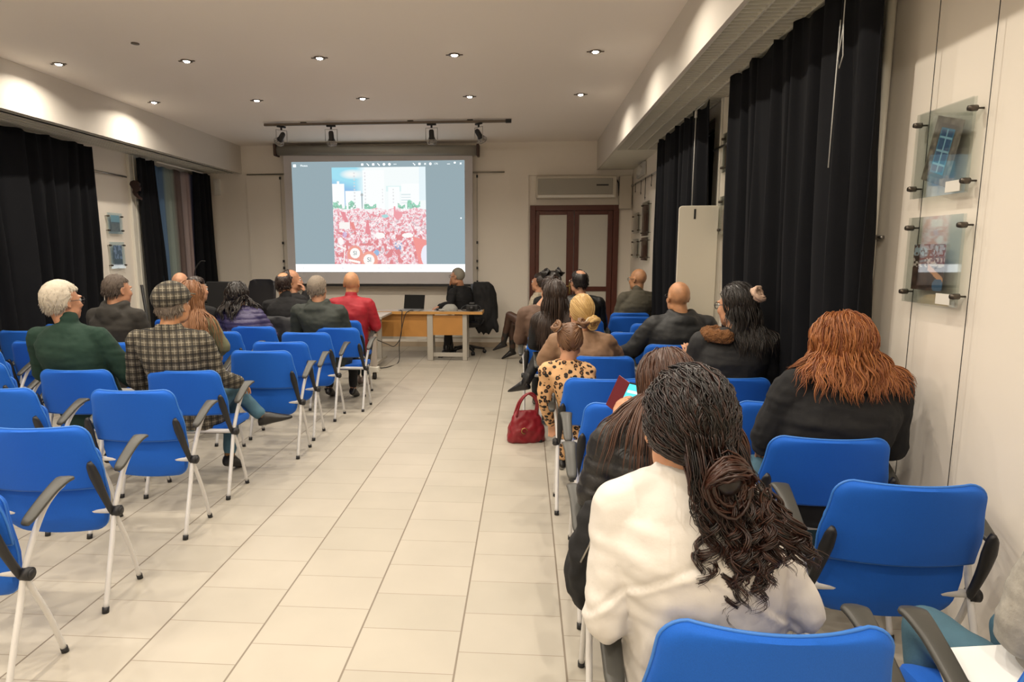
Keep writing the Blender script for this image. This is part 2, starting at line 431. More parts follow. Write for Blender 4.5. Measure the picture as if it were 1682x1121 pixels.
# track with four caged spots
tr = thing('lighting_track', 'bronze lighting track on the ceiling above the projection screen', 'lighting track', (-2.0, 9.1, ZC))
MB().box((0, 0, -.03), (3.56, .035, .035)).build('track', mat('bronze', (.16, .13, .10), .4, .5), tr, smooth=False, bevel=.003)
for q in (-1.2, .35, 1.2): MB().box((q, 0, -.006), (.08, .04, .012)).build('ceiling_clip', m_dark, tr, smooth=False)
MB().box((1.74, 0, -.03), (.08, .045, .045)).build('feed_end', m_dark, tr, smooth=False)
def track_spot(x, yaw, tilt, lab):
    t = thing('track_spotlight', lab, 'spotlight', (x, 9.1, ZC-.047), yaw, 'caged spotlights hanging from the track')
    MB().box((0, 0, -.012), (.13, .03, .024)).cyl((0, 0, -.02), (0, 0, -.06), .014).build('adapter', m_dark, t)
    f = MB(); s_ = .085
    f.tube([(-s_, 0, -.22), (-s_, 0, -.06), (s_, 0, -.06), (s_, 0, -.22)], .006, 6).build('yoke', m_steel, t)
    R = rotm(tilt, 0, 0); c = np.array([0, 0, -.15])
    def T(p): return tuple(R @ np.array(p)+c)
    MB().tube([T((0, 0, .07)), T((0, 0, .05)), T((0, 0, -.03)), T((0, 0, -.06))], [.022, .035, .038, .05], 14).build('lamp_holder', m_dark, t)
    cg = MB()
    for rr, zz in ((.055, -.07), (.072, -.10), (.06, -.125)):
        cg.tube([T((rr*math.cos(q*PI/8), rr*math.sin(q*PI/8), zz)) for q in range(17)], .0045, 5)
    for q in range(8):
        a = q*PI/4; cg.tube([T((r_*math.cos(a), r_*math.sin(a), z_)) for r_, z_ in ((.04, -.05), (.072, -.10), (.06, -.125), (.02, -.14))], .004, 5)
    cg.build('cage', m_steel, t)
    MB().ell(T((0, 0, -.085)), .04).build('bulb', mat('unlit bulb', (.35, .34, .32), .15, spec=.8), t)
track_spot(-3.53, .9, .9, 'leftmost caged spotlight on the ceiling track, tilted sideways')
track_spot(-2.80, .1, .25, 'second caged spotlight from the left on the ceiling track')
track_spot(-1.35, -.1, .2, 'third caged spotlight from the left on the ceiling track')
track_spot(-.68, -.8, .7, 'rightmost caged spotlight on the ceiling track')
# ================================================================ PROJECTION SCREEN
ps = thing('projection_screen', 'pulled down projection screen on the back wall showing a rally picture', 'projection screen', (-2.53, 10.78, 0))
m_fab = mat('screen fabric', (.58, .56, .57), .7)
MB().box2((-1.64, -.004, 1.13), (1.62, .004, 3.33)).build('screen_fabric', m_fab, ps, smooth=False)
MB().box2((-1.64, -.012, 1.085), (1.62, .012, 1.125)).build('bottom_bar', m_dark, ps, smooth=False)
hs = MB(); a = np.arange(20)*2*PI/20
P = [(-1.74, 3.415), (1.70, 3.375)]
hs.rings([np.stack([0*a+P[i][0], .075*np.cos(a), P[i][1]-.01+.085*np.sin(a)], 1) for i in (0, 1)])
hs.build('housing', mat('housing grey', (.36, .35, .31), .35, .3), ps)
MB().box((-1.755, 0, 3.405), (.045, .19, .20)).box((1.715, 0, 3.365), (.045, .19, .20)).build('end_cap', mat('end cap brown', (.06, .03, .02), .5), ps, smooth=False, bevel=.012)
# projected picture: a flat lit rectangle whose colours are computed cell by cell
def emis_attr(name, strength):
    if name in MATS: return MATS[name]
    m, nt, b = _new(name); at = nt.nodes.new('ShaderNodeAttribute'); at.attribute_name = 'Col'
    b.inputs['Base Color'].default_value = (0, 0, 0, 1); b.inputs['Specular IOR Level'].default_value = 0
    nt.links.new(at.outputs['Color'], b.inputs['Emission Color']); b.inputs['Emission Strength'].default_value = strength
    MATS[name] = m; return m
def colour_grid(name, fn, nx, ny, w, h, material, parent, loc, T=None):
    """flat picture of nx*ny cells; fn(u,v) -> rgb linear, u right, v up"""
    X, Z = np.meshgrid(np.linspace(0, w, nx+1), np.linspace(0, h, ny+1))
    V = np.stack([X, 0*X, Z], 2).reshape(-1, 3)
    if T is not None: V = np.array([T(p) for p in V])
    F = [(j*(nx+1)+i, j*(nx+1)+i+1, (j+1)*(nx+1)+i+1, (j+1)*(nx+1)+i) for j in range(ny) for i in range(nx)]
    me = bpy.data.meshes.new(name); me.from_pydata(V.tolist(), [], F)
    U, W = np.meshgrid((np.arange(nx)+.5)/nx, (np.arange(ny)+.5)/ny)
    C = np.clip(fn(U, W), 0, 1).reshape(-1, 3); C = np.concatenate([C, np.ones((len(C), 1))], 1)
    at = me.color_attributes.new('Col', 'FLOAT_COLOR', 'CORNER'); at.data.foreach_set('color', np.repeat(C, 4, axis=0).ravel())
    me.materials.append(material); o = bpy.data.objects.new(name, me); COL.objects.link(o); o.location = loc
    if parent is not None: o.parent = parent
    return o
def s2l(c): c = np.asarray(c, float)/255; return np.where(c < .04, c/12.92, ((c+.055)/1.055)**2.4)
def vnoise(U, V, s, seed):
    r = np.random.default_rng(seed); G = r.random((int(s)+3, int(s)+3))
    x, y = U*s, V*s; i, j = x.astype(int), y.astype(int); fx, fy = x-i, y-j
    fx = fx*fx*(3-2*fx); fy = fy*fy*(3-2*fy)
    return (G[j, i]*(1-fx)+G[j, i+1]*fx)*(1-fy)+(G[j+1, i]*(1-fx)+G[j+1, i+1]*fx)*fy
def rally(U, V):
    C = np.ones(U.shape+(3,))*s2l((244, 252, 252))
    def put(mask, col, a=1.0):
        mm = (mask*a)[..., None]; C[:] = C*(1-mm)+s2l(col)*mm
    n1 = vnoise(U, V, 5, 1); n2 = vnoise(U, V, 14, 2); n3 = vnoise(U, V, 60, 3); n4 = vnoise(U, V, 34, 4); n5 = vnoise(U, V, 90, 5)
    d = U*1.1+(V-.72)*-.5
    put((np.clip((.34-U+(n1-.5)*.2)*7, 0, 1)*(V > .6)), (110, 215, 240))
    put((np.clip((.32-U+(n2-.5)*.1)*9, 0, 1)*np.clip((.90-V-.25*U)*12, 0, 1)*(V > .6)), (60, 165, 225))
    put(np.clip(1-((U-.22)**2/.02+(V-.93)**2/.003), 0, 1), (250, 250, 245))
    put(((abs(U-.66) < .08)&(abs(V-.78) < .03)), (205, 240, 240), .8); put(((U > .93)&(V > .66)), (215, 240, 250), .7)
    def bld(x0, x1, top): put(((U > x0)&(U < x1)&(V < top)&(V > .56)), (252, 255, 255))
    bld(0, .13, .835); bld(.05, .08, .86); bld(.14, .31, .76); bld(.33, .56, .97); bld(.60, .72, .80); bld(.74, .93, .83)
    for x, w in ((.355, .006), (.54, .005), (.655, .006), (.24, .008)):
        put(((abs(U-x) < w)&(((V*60) % 2) < 1)&(V > .63)&(V < (.95 if x < .5 else .78))), (205, 205, 210), .8)
    put(((U > .74)&(U < .84)&(V > .63)&(V < .73)&(((V*70) % 2) < .8)), (190, 215, 220), .7)
    put(((abs(U-.318) < .004)&(V > .58)&(V < .74)), (120, 130, 130))
    put(((abs(V-.72) < .012)&(abs(U-.318) < .012)), (140, 150, 150))
    tree = .625+.03*np.sin(U*40)+.04*(n4-.5)
    tm = ((U < .15)|((U > .17)&(U < .25))|((U > .34)&(U < .47)&(V < .625))|((U > .70)&(U < .78))|((U > .80)&(U < .94)))
    put((V < tree+.02*(U > .8))&(V > .575)&tm&(n3 > .25), (95, 200, 160)); put((V < tree)&(V > .58)&tm&(n5 > .6), (60, 160, 120))
    # crowd
    cr = V < .575+.01*np.sin(U*30)
    put(cr, (250, 225, 230)); put(cr&(V > .54)&(U < .6), (250, 235, 238))
    far = np.clip((.575-V)/.5, 0, 1)
    put(cr&(n3*.6+n5*.4 > .50-far*.06), (236, 150, 165)); put(cr&(n4*.4+n3*.3+n5*.3 > .53)&(V < .55), (222, 84, 104), .9)
    put(cr&(n5 > .80), (255, 255, 255)); put(cr&(n3 < .2)&(V < .53), (170, 120, 135), .7); put(cr&(n4 < .2)&(n5 > .4), (255, 245, 245))
    put(cr&(n4 > .7)&(V < .35), (215, 40, 55))
    put(((U-.70)**2/.0022+(V-.51)**2/.0016 < 1)|((abs(U-.665) < .01+.0*V)&(V > .5)&(V < .6)), (235, 110, 125))
    put(((U-.56)**2/.0012+(V-.50)**2/.0003 < 1), (130, 210, 210))
    put((abs(U-.12-(.5-V)*.4) < .022)&(V > .44)&(V < .55), (225, 70, 95)); put((abs(U-.21-(.4-V)*.3) < .02)&(V > .36)&(V < .44), (230, 60, 40))
    put((abs(U-.37) < .03*(1-(V-.32)/.2))&(V > .32)&(V < .46), (225, 65, 90))
    put(((U > .06)&(U < .18)&(V > .37)&(V < .44)), (250, 245, 240)); put(((U-.80)**2/.004+(V-.30)**2/.0006 < 1), (255, 252, 248))
    put(((U-.50)**2/.003+(V-.30)**2/.001 < 1), (255, 252, 248)); put(((U-.12)**2/.0006+(V-.31)**2/.001 < 1), (130, 90, 200), .5)
    put(((U-.70)**2/.002+(V-.19)**2/.002 < 1)&(n3 > .45), (90, 130, 190)); put(((U-.46)**2/.0008+(V-.12)**2/.001 < 1), (100, 160, 215))
    put(((U > .85)&(V < .29-(U-.85)*.25)&(V > .29-(U-.85)*4.2+.0)), (240, 90, 75))
    put(((U-1.0)**2/.0036+(V-.09)**2/.012 < 1), (235, 235, 250))
    put(((U-.225)**2/.0075+(V-.10)**2/.009 < 1), (235, 110, 70)); put(((U-.38)**2/.0085+(V-.04)**2/.009 < 1), (240, 120, 80))
    put(((U-.225)**2/.0030+(V-.115)**2/.0030 < 1), (255, 252, 248)); put(((U-.375)**2/.0036+(V-.045)**2/.0036 < 1), (255, 252, 248))
    put(((U-.075)**2/.0007+(V-.24)**2/.0018 < 1), (255, 250, 248))
    put(((abs(V-.03+(U-.22)*.2) < .012)&(U > .15)&(U < .28)), (255, 250, 245)); put(((abs(V-.17+(U-.1)*.4) < .01)&(U > .03)&(U < .13)), (255, 250, 245))
    put((abs(U-.10-(V)*.1) < .006)&(V < .2), (255, 240, 235))
    return C*.74+.26
pic_w, pic_h = 1.62, 1.64
def flat(name, col, x0, z0, x1, z1, y=-.008, s=2.6, parent=None, mname=None):
    c = s2l(col); mm = mat(mname or 'lit '+str(col), (0, 0, 0), .8, spec=0, emis=tuple(c), estr=s)
    return MB().box2((x0, y, z0), (x1, y+.001, z1)).build(name, mm, parent, smooth=False)
EX = 1.15
img = flat('projected_image', (143, 161, 168), -1.50, 1.335, 1.485, 3.21, y=-.0070, s=EX, parent=ps, mname='lit grey'); img['label'] = 'grey picture viewer window projected on the screen'
tb = flat('task_bar', (250, 252, 255), -1.498, 1.337, 1.483, 1.468, y=-.0085, s=2.2, parent=img)
pic = colour_grid('rally_picture', rally, 230, 230, pic_w, pic_h, emis_attr('projected picture', 1.0), img, (-.80, -.0095, 1.470)); pic['label'] = 'bright picture of a crowd with red flags under white sky'
m_ic = mat('lit icon', (0, 0, 0), .8, spec=0, emis=(.95, 1, 1), estr=1.4)
m_ic2 = mat('lit dark icon', (0, 0, 0), .8, spec=0, emis=(.25, .3, .3), estr=1)
ic = MB()
def icon(x, z, k, r=.022):
    if k == 0: ic.box((x, -.0095, z), (r*1.8, .001, r*1.6))
    elif k == 1: ic.cyl((x, -.010, z), (x, -.009, z), r, 12)
    elif k == 2: ic.box((x, -.0095, z), (r*2.2, .001, r*.5), ry=.8); ic.cyl((x+r*.6, -.010, z-r*.6), (x+r*.6, -.009, z-r*.6), r*.5, 8)
    elif k == 3: 
        for q in (-1, 0, 1): ic.cyl((x+q*r*.8, -.010, z), (x+q*r*.8, -.009, z), r*.3, 6)
    else: ic.box((x, -.0095, z), (r*1.8, .001, r*.4), ry=.78); ic.box((x, -.0095, z), (r*1.8, .001, r*.4), ry=-.78)
for x, kk in ((-.265, 0), (-.17, 2), (-.075, 0), (.015, 2), (.11, 1), (.205, 1), (.30, 3), (.625, 2), (.72, 0), (.815, 4), (.905, 1), (1.42, 4)): icon(x, 3.155, kk)
ic.box((1.215, -.0095, 3.15), (.05, .001, .008)); icon(1.32, 3.17, 0, .017)
icon(-1.445, 3.145, 0, .028); icon(1.42, 2.25, 1, .012)
ic.build('tool_icons', m_ic, img, smooth=False)
def text(body, size, loc, material, parent, name='lettering', rot=(PI/2, 0, 0), ext=.0004):
    cu = bpy.data.curves.new(name, 'FONT'); cu.body = body; cu.size = size; cu.extrude = ext; cu.align_x = 'CENTER'; cu.align_y = 'CENTER'
    o = bpy.data.objects.new(name, cu); COL.objects.link(o)
    dg = bpy.context.evaluated_depsgraph_get(); me = bpy.data.meshes.new_from_object(o.evaluated_get(dg))
    bpy.data.objects.remove(o); me.materials.clear(); me.materials.append(material)
    o = bpy.data.objects.new(name, me); COL.objects.link(o); o.location = loc; o.rotation_euler = rot
    if parent is not None: o.parent = parent
    return o
text('SI', .10, (-.80+.225*pic_w, -.0105, 1.470+.115*pic_h), m_ic2, img); text('SI', .11, (-.80+.378*pic_w, -.0105, 1.470+.045*pic_h), m_ic2, img)
text('Photos', .045, (-1.28, -.0105, 3.145), m_ic, img); text('13%', .04, (1.0, -.0105, 3.155), m_ic, img)
t2 = MB()
for x in (-1.36, -.66, -.02, .16, .72): t2.box((x, -.0098, 1.40), (.03, .001, .02), ry=.5)
t2.build('task_icons', mat('lit pale icon', (0, 0, 0), .8, spec=0, emis=(.6, .62, .66), estr=1.2), img, smooth=False)
# hanging wires with clips either side of the screen
for k, (x, z0) in enumerate(((-4.30, 1.2), (-.845, 1.2))):
    w = thing('hanging_wire', ['steel hanging wire with clips left of the projection screen', 'steel hanging wire with clips right of the projection screen'][k], 'wire', (x, 10.93, 3.02))
    MB().tube([(0, 0, 0), (0, 0, -1.95)], .004, 6).build('wire', m_steel, w)
    for zz in (-.06, -1.18, -1.5, -1.62, -1.86): MB().box((0, -.01, zz), (.03, .02, .045)).build('clip', m_dark, w, smooth=False)

# ================================================================ ACRYLIC FRAMES ON WIRES
m_acr, nt, b = _new('clear acrylic')
nt.nodes.remove(b); tr_ = nt.nodes.new('ShaderNodeBsdfTransparent'); tr_.inputs['Color'].default_value = (.93, .95, .94, 1)
gl_ = nt.nodes.new('ShaderNodeBsdfGlossy'); gl_.inputs['Roughness'].default_value = .02; lw = nt.nodes.new('ShaderNodeLayerWeight'); pw = nt.nodes.new('ShaderNodeMath'); pw.operation = 'POWER'; pw.inputs[1].default_value = 3.5; nt.links.new(lw.outputs['Facing'], pw.inputs[0]); fz = nt.nodes.new('ShaderNodeMath'); fz.operation = 'MULTIPLY_ADD'; fz.inputs[1].default_value = .75; fz.inputs[2].default_value = .07; nt.links.new(pw.outputs[0], fz.inputs[0])
ms = nt.nodes.new('ShaderNodeMixShader'); nt.links.new(fz.outputs[0], ms.inputs['Fac']); nt.links.new(tr_.outputs[0], ms.inputs[1]); nt.links.new(gl_.outputs[0], ms.inputs[2])
nt.links.new(ms.outputs[0], nt.nodes['Material Output'].inputs['Surface'])
def diff_attr(name, rough=.4):
    if name in MATS: return MATS[name]
    m, nt, b = _new(name); at = nt.nodes.new('ShaderNodeAttribute'); at.attribute_name = 'Col'
    nt.links.new(at.outputs['Color'], b.inputs['Base Color']); b.inputs['Roughness'].default_value = rough
    MATS[name] = m; return m
def ph_window(U, V):
    C = np.ones(U.shape+(3,))*s2l((120, 112, 100)); n = vnoise(U, V, 14, 11)[..., None]; C = C*(.45+1.0*n)
    def put(mk, c): C[mk] = s2l(c)
    put((abs(U-.5) < .30)&(abs(V-.5) < .40), (92, 82, 74)); put((abs(U-.5) < .24)&(abs(V-.5) < .34), (62, 120, 150))
    put((abs(U-.5) < .21)&(abs(V-.5) < .31), (40, 80, 120))
    for q in (-.2, .0, .2): put((abs(V-.5-q) < .014)&(abs(U-.5) < .22), (130, 175, 195))
    put((abs(U-.5) < .02)&(abs(V-.5) < .33), (130, 175, 195)); return C
def ph_dock(U, V):
    n = vnoise(U, V, 20, 12); n2 = vnoise(U, V, 9, 13)
    C = np.ones(U.shape+(3,))*s2l((70, 52, 44)); C *= (.3+1.3*n2)[..., None]
    def put(mk, c): C[mk] = s2l(c)
    put((V > .75), (150, 165, 175)); put((V > .7)&(n > .5), (90, 70, 60)); put((V > .5)&(V < .7)&(n > .62), (190, 180, 170))
    put((abs(V-.45+(U-.6)*.6) < .07)&(U > .5), (205, 150, 110)); put(((U-.85)**2/.03+(V-.12)**2/.02 < 1), (75, 105, 135)); return C
def ph_field(U, V):
    C = np.ones(U.shape+(3,))*s2l((95, 90, 80)); n = vnoise(U, V, 12, 14); C *= (.6+.8*n)[..., None]; C[V > .58] = s2l((120, 165, 185)); C[(V > .5)&(V < .58)] = s2l((70, 80, 80)); return C
def ph_blue(U, V):
    n = vnoise(U, V, 10, 15); C = np.ones(U.shape+(3,))*s2l((45, 60, 95)); C[n > .62] = s2l((120, 135, 175)); C[(V < .3)] = s2l((30, 35, 45)); return C
def ph_warm(U, V):
    n = vnoise(U, V, 8, 16); C = np.ones(U.shape+(3,))*s2l((110, 80, 60)); C *= (.4+n)[..., None]; C[V > .7] = s2l((150, 140, 120)); return C
m_clip = mat('dark steel clip', (.10, .085, .07), .3, .7)
def acrylic(label, side, yc, zc, w, h, photo, pw, ph, dy=0, dz=0, rot=0, card=True, n=44, wires=None):
    """acrylic sandwich held off a side wall by four clips; side=+1 right wall, -1 left wall"""
    wx = XR if side > 0 else XL
    t = thing('acrylic_frame', label, 'picture frame', (wx-side*.045, yc, zc))
    MB().box((0, 0, 0), (.003, w, h)).box((side*.012, 0, 0), (.003, w, h)).build('acrylic_sheet', m_acr, t, smooth=False)
    cr, sr = math.cos(rot), math.sin(rot)
    def T(p):
        u = p[0]-pw/2; v = p[2]-ph/2; u, v = u*cr-v*sr, u*sr+v*cr
        return (side*.006-side*.0025, -side*u+dy, v+dz)
    q = colour_grid('photograph', photo, n, int(n*ph/pw), pw, ph, diff_attr('photo print'), t, (0, 0, 0), T)
    for sy in (-1, 1):
        for sz in (-1, 1):
            yy, zz = sy*(w/2-.005), sz*(h/2-.045); MB().tube([(side*.044, yy, zz), (side*.018, yy, zz), (side*.017, yy, zz), (-side*.004, yy, zz), (-side*.016, yy, zz)], [.004, .004, .0125, .0125, .010], 12).build('clip', m_clip, t)
    if card: MB().box((-side*.0035, -side*.11+.0, -h/2+.03), (.002, .09, .045)).build('caption_card', mat('paper', (.72, .70, .64), .7), t, smooth=False)
    return t
acrylic('tilted photograph of a blue shuttered window in the upper acrylic frame on the right wall', 1, 2.87, 2.10, .36, .37, ph_window, .185, .27, dy=-.01, dz=.0, rot=-.30)
acrylic('photograph of a busy harbour quay in the lower acrylic frame on the right wall', 1, 2.86, 1.64, .36, .38, ph_dock, .215, .20, dy=.02, dz=-.03)
for k, yy in enumerate((2.633, 2.995)):
    w = thing('hanging_wire', ['thin wire carrying the two near right frames, nearer the camera', 'thin wire carrying the two near right frames, nearer the drape'][k], 'wire', (1.775, yy, 2.86))
    MB().tube([(0, 0, 0), (0, 0, -2.7)], .0016, 6).build('wire', m_dark, w)
    MB().box((0, 0, -.01), (.03, .02, .05)).build('clip', m_clip, w, smooth=False)
acrylic('upper acrylic frame with a landscape photograph on the left wall', -1, 8.28, 2.07, .30, .28, ph_field, .18, .22, card=False)
acrylic('lower acrylic frame with a blue photograph on the left wall', -1, 8.28, 1.64, .30, .36, ph_blue, .18, .27, card=False)
acrylic('small upper acrylic frame nearest the back corner on the right wall', 1, 10.35, 2.13, .50, .32, ph_warm, .2, .24, card=False)
acrylic('tall upper acrylic frame beside the small one near the back corner', 1, 9.55, 2.16, .50, .50, ph_warm, .2, .38, card=False)
acrylic('small lower acrylic frame nearest the back corner on the right wall', 1, 10.35, 1.73, .50, .30, ph_warm, .2, .24, card=False)
acrylic('lower acrylic frame beside the corner one on the far right wall', 1, 9.55, 1.72, .50, .34, ph_warm, .2, .26, card=False)
acrylic('upper acrylic frame on the narrow wall between the right drapes', 1, 5.75, 2.55, .34, .34, ph_warm, .2, .26, card=False)
acrylic('lower acrylic frame on the narrow wall between the right drapes', 1, 5.75, 2.0, .34, .34, ph_warm, .2, .26, card=False)
# dark profile carving by the left casing
prof = [(0, 0), (.05, .015), (.075, .04), (.06, .10), (.10, .12), (.11, .15), (.10, .18), (.115, .20), (.10, .24), (.06, .265), (.01, .26), (-.03, .235), (-.045, .20), (-.035, .15), (-.005, .12), (-.02, .07)]
prof = [(-.01, .10), (.02, .05), (.07, .01), (.115, -.01), (.12, .02), (.07, .06), (.05, .10), (.075, .115), (.10, .12), (.105, .15), (.115, .165), (.10, .19), (.105, .225), (.07, .26), (.02, .268), (-.03, .25), (-.045, .21), (-.02, .17), (.0, .14)]
o = MB().prism(prof, .035, lambda u, v, w: (u, w, v)).build('profile_carving', mat('black carving', (.025, .008, .006), .5), smooth=False, bevel=.006)
o.location = (XL+.08, 8.66, 2.42); tag(o, 'dark carved head in profile on the left wall casing', 'wall carving')

# ================================================================ DRAPES
def drape_mat(name, col):
    return mat(name, col, .9, noise=.25, nscale=3, bump=.25, bscale=120, sheen=.25, bdist=.002)
m_blk = mat('black drape', (.0065, .007, .009), .95, noise=.25, nscale=3, bump=.25, bscale=120, spec=.2, bdist=.002)
def drape(label, x, y0, y1, ztop, zbot, folds, amp, material, seed, taper=(0, 0), group=None, sag=.02, lean=0, side=1):
    """hanging cloth in the plane of a side wall, from y0 to y1"""
    r = np.random.default_rng(seed)
    nu = int(folds*14); nv = 26
    ph = r.random(6)*6.28; G = np.zeros((nv, nu, 3))
    for i in range(nv):
        t = i/(nv-1)                   # 0 top .. 1 bottom
        for j in range(nu):
            u = j/(nu-1)
            uw = u+.018*math.sin(3.1*u*2*PI+ph[0]+t*1.2)+.01*math.sin(7*u*2*PI+ph[1]-t*2)
            a = amp*(.35+.65*min(1, t*2.2))
            d = a*math.sin(uw*folds*2*PI+ph[2]+.5*math.sin(t*2.5+ph[4]+u*9))+a*.45*math.sin(uw*folds*3.3*PI+ph[3])
            yy0 = y0+taper[0]*t; yy1 = y1+taper[1]*t
            z = ztop+(zbot-ztop)*t
            if t == 0: z -= sag*(.5+.5*math.sin(u*folds*2*PI*.5+ph[5]))
            G[i, j] = (x+d-side*lean*t, yy0+(yy1-yy0)*u+.3*a*math.cos(uw*folds*2*PI+ph[2]), z)
    o = MB().grid(G-np.array([x, (y0+y1)/2, 0]), thick=.006).build('drape', material); o.location = (x, (y0+y1)/2, 0)
    return tag(o, label, 'curtain', group)
drape('broad black drape over the near window on the right wall', 1.60, 3.15, 5.25, 3.04, .04, 11, .040, m_blk, 1, sag=.05, lean=-.10)
drape('narrow black drape farther along the right wall behind the tall white board', 1.62, 5.95, 8.15, 3.03, .04, 11, .05, m_blk, 2, sag=.05, taper=(.0, .05), lean=-.08)
drape('wide black drape along the near left wall', -5.52, 2.6, 7.82, 3.02, .04, 24, .045, m_blk, 3, taper=(0, -.06))
drape('black drape left of the coloured curtain on the far left wall', -5.50, 8.72, 9.14, 3.02, .04, 3, .04, m_blk, 4, taper=(.02, .14))
drape('black drape right of the coloured curtain by the back corner', -5.50, 10.22, 10.80, 3.02, .04, 3.5, .04, m_blk, 5, taper=(-.05, .14))
# striped translucent curtain
m, nt, b = _new('striped curtain'); L = nt.links.new
tc = nt.nodes.new('ShaderNodeTexCoord'); sp = nt.nodes.new('ShaderNodeSeparateXYZ'); L(tc.outputs['Generated'], sp.inputs['Vector'])
rp = ramp(nt, [(0, (.28, .28, .27)), (.07, (.07, .15, .28)), (.25, (.08, .14, .23)), (.30, (.23, .29, .27)), (.46, (.22, .25, .22)), (.50, (.12, .085, .075)), (.62, (.14, .10, .09)), (.67, (.33, .27, .26)), (.84, (.30, .22, .21)), (.90, (.05, .06, .12))])
L(sp.outputs['Y'], rp.inputs['Fac']); L(rp.outputs['Color'], b.inputs['Base Color']); b.inputs['Roughness'].default_value = .8
drape('striped blue, green, brown and rose curtain between two black drapes', -5.53, 9.08, 10.32, 2.97, .04, 8, .025, m, 6, taper=(.02, -.02))
o = MB().tube([(0, -.65, 0), (0, .65, 0)], .012, 8).build('curtain_rod', m_white); o.location = (-5.44, 9.77, 3.0); tag(o, 'white rod above the striped curtain', 'curtain rod')
c = thing('pull_cord', 'white pull cord looped over the near black drape', 'cord', (1.525, 3.32, 2.9))
MB().tube([(0, 0, .14), (0, 0, -.15), (0, .03, -.28), (0, .01, -.33), (0, -.02, -.28), (0, 0, -.12)], .0025, 6).tube([(0, .03, -.1), (0, .045, -.8)], .003, 6).build('cord', mat('cord', (.5, .5, .48), .6), c)
c = thing('pull_cord', 'white curtain cord hanging at the far right drape above the white board', 'cord', (1.59, 6.25, 3.02))
MB().tube([(0, 0, 0), (0, 0, -.9)], .006, 6).tube([(0, 0, -.02), (0, -.3, -.02)], .006, 6).build('cord', mat('cord', (.5, .5, .48), .6), c)
MB().cyl((0, 0, -.02), (0, 0, -.09), .013, 8).build('bobbin', m_white, c)
# tall board
bd = thing('tall_board', 'tall pale board standing upright beside the far right drape', 'board', (1.575, 5.93, 0), -.08)
pl = []
for cx, cz, a0 in ((-.16, 2.07, 90), (.175, 2.085, 0)): 
    rng_ = range(0, 91, 15)
    if a0 == 90: pl += [(cx+.03*math.cos(math.radians(90+q)), cz+.03*math.sin(math.radians(90+q))) for q in rng_]
pl = [(-.175, .02), (.175, .02), (.175, 2.095)]+[(-.145+.03*math.cos(math.radians(90+q)), 2.065+.03*math.sin(math.radians(90+q))) for q in range(0, 91, 15)]
MB().prism(pl, .035, lambda u, v, w: (u, w, v)).build('panel', mat('board cream', (.62, .58, .48), .5), bd, smooth=False, bevel=.006)
MB().box((-.035, -.001, 2.02), (.018, .006, .09)).build('hand_slot', m_dark, bd, smooth=False)
MB().box((0, .017, .01), (.30, .12, .02)).build('foot', mat('board cream', (.62, .58, .48), .5), bd, smooth=False)
# ================================================================ CONFERENCE CHAIRS
def fabric(name, col):
    m, nt, b = _new(name); L = nt.links.new
    tc = nt.nodes.new('ShaderNodeTexCoord')
    n = nt.nodes.new('ShaderNodeTexNoise'); n.inputs['Scale'].default_value = 420; n.inputs['Detail'].default_value = 2; L(tc.outputs['Object'], n.inputs['Vector'])
    mx = nt.nodes.new('ShaderNodeMix'); mx.data_type = 'RGBA'; mx.inputs['A'].default_value = rgb([c*.82 for c in col]); mx.inputs['B'].default_value = rgb([c*1.15 for c in col])
    L(n.outputs['Fac'], mx.inputs['Factor']); L(mx.outputs['Result'], b.inputs['Base Color'])
    bp = nt.nodes.new('ShaderNodeBump'); bp.inputs['Strength'].default_value = .25; bp.inputs['Distance'].default_value = .001
    L(n.outputs['Fac'], bp.inputs['Height']); L(bp.outputs['Normal'], b.inputs['Normal'])
    b.inputs['Roughness'].default_value = .75; b.inputs['Specular IOR Level'].default_value = .25; b.inputs['Sheen Weight'].default_value = .15
    b.inputs['Sheen Tint'].default_value = (.4, .6, 1, 1)
    return m
BLUE = (.010, .115, .56)
m_blue = fabric('blue upholstery', BLUE)
m_pipe = mat('blue piping', (.04, .19, .62), .5)
m_shell = mat('black shell', (.012, .012, .014), .5)
m_pad = mat('charcoal armrest', (.055, .054, .048), .42, bump=.1, bscale=200, bdist=.001)
m_tube = mat('silver grey tube', (.68, .67, .66), .35, .1)
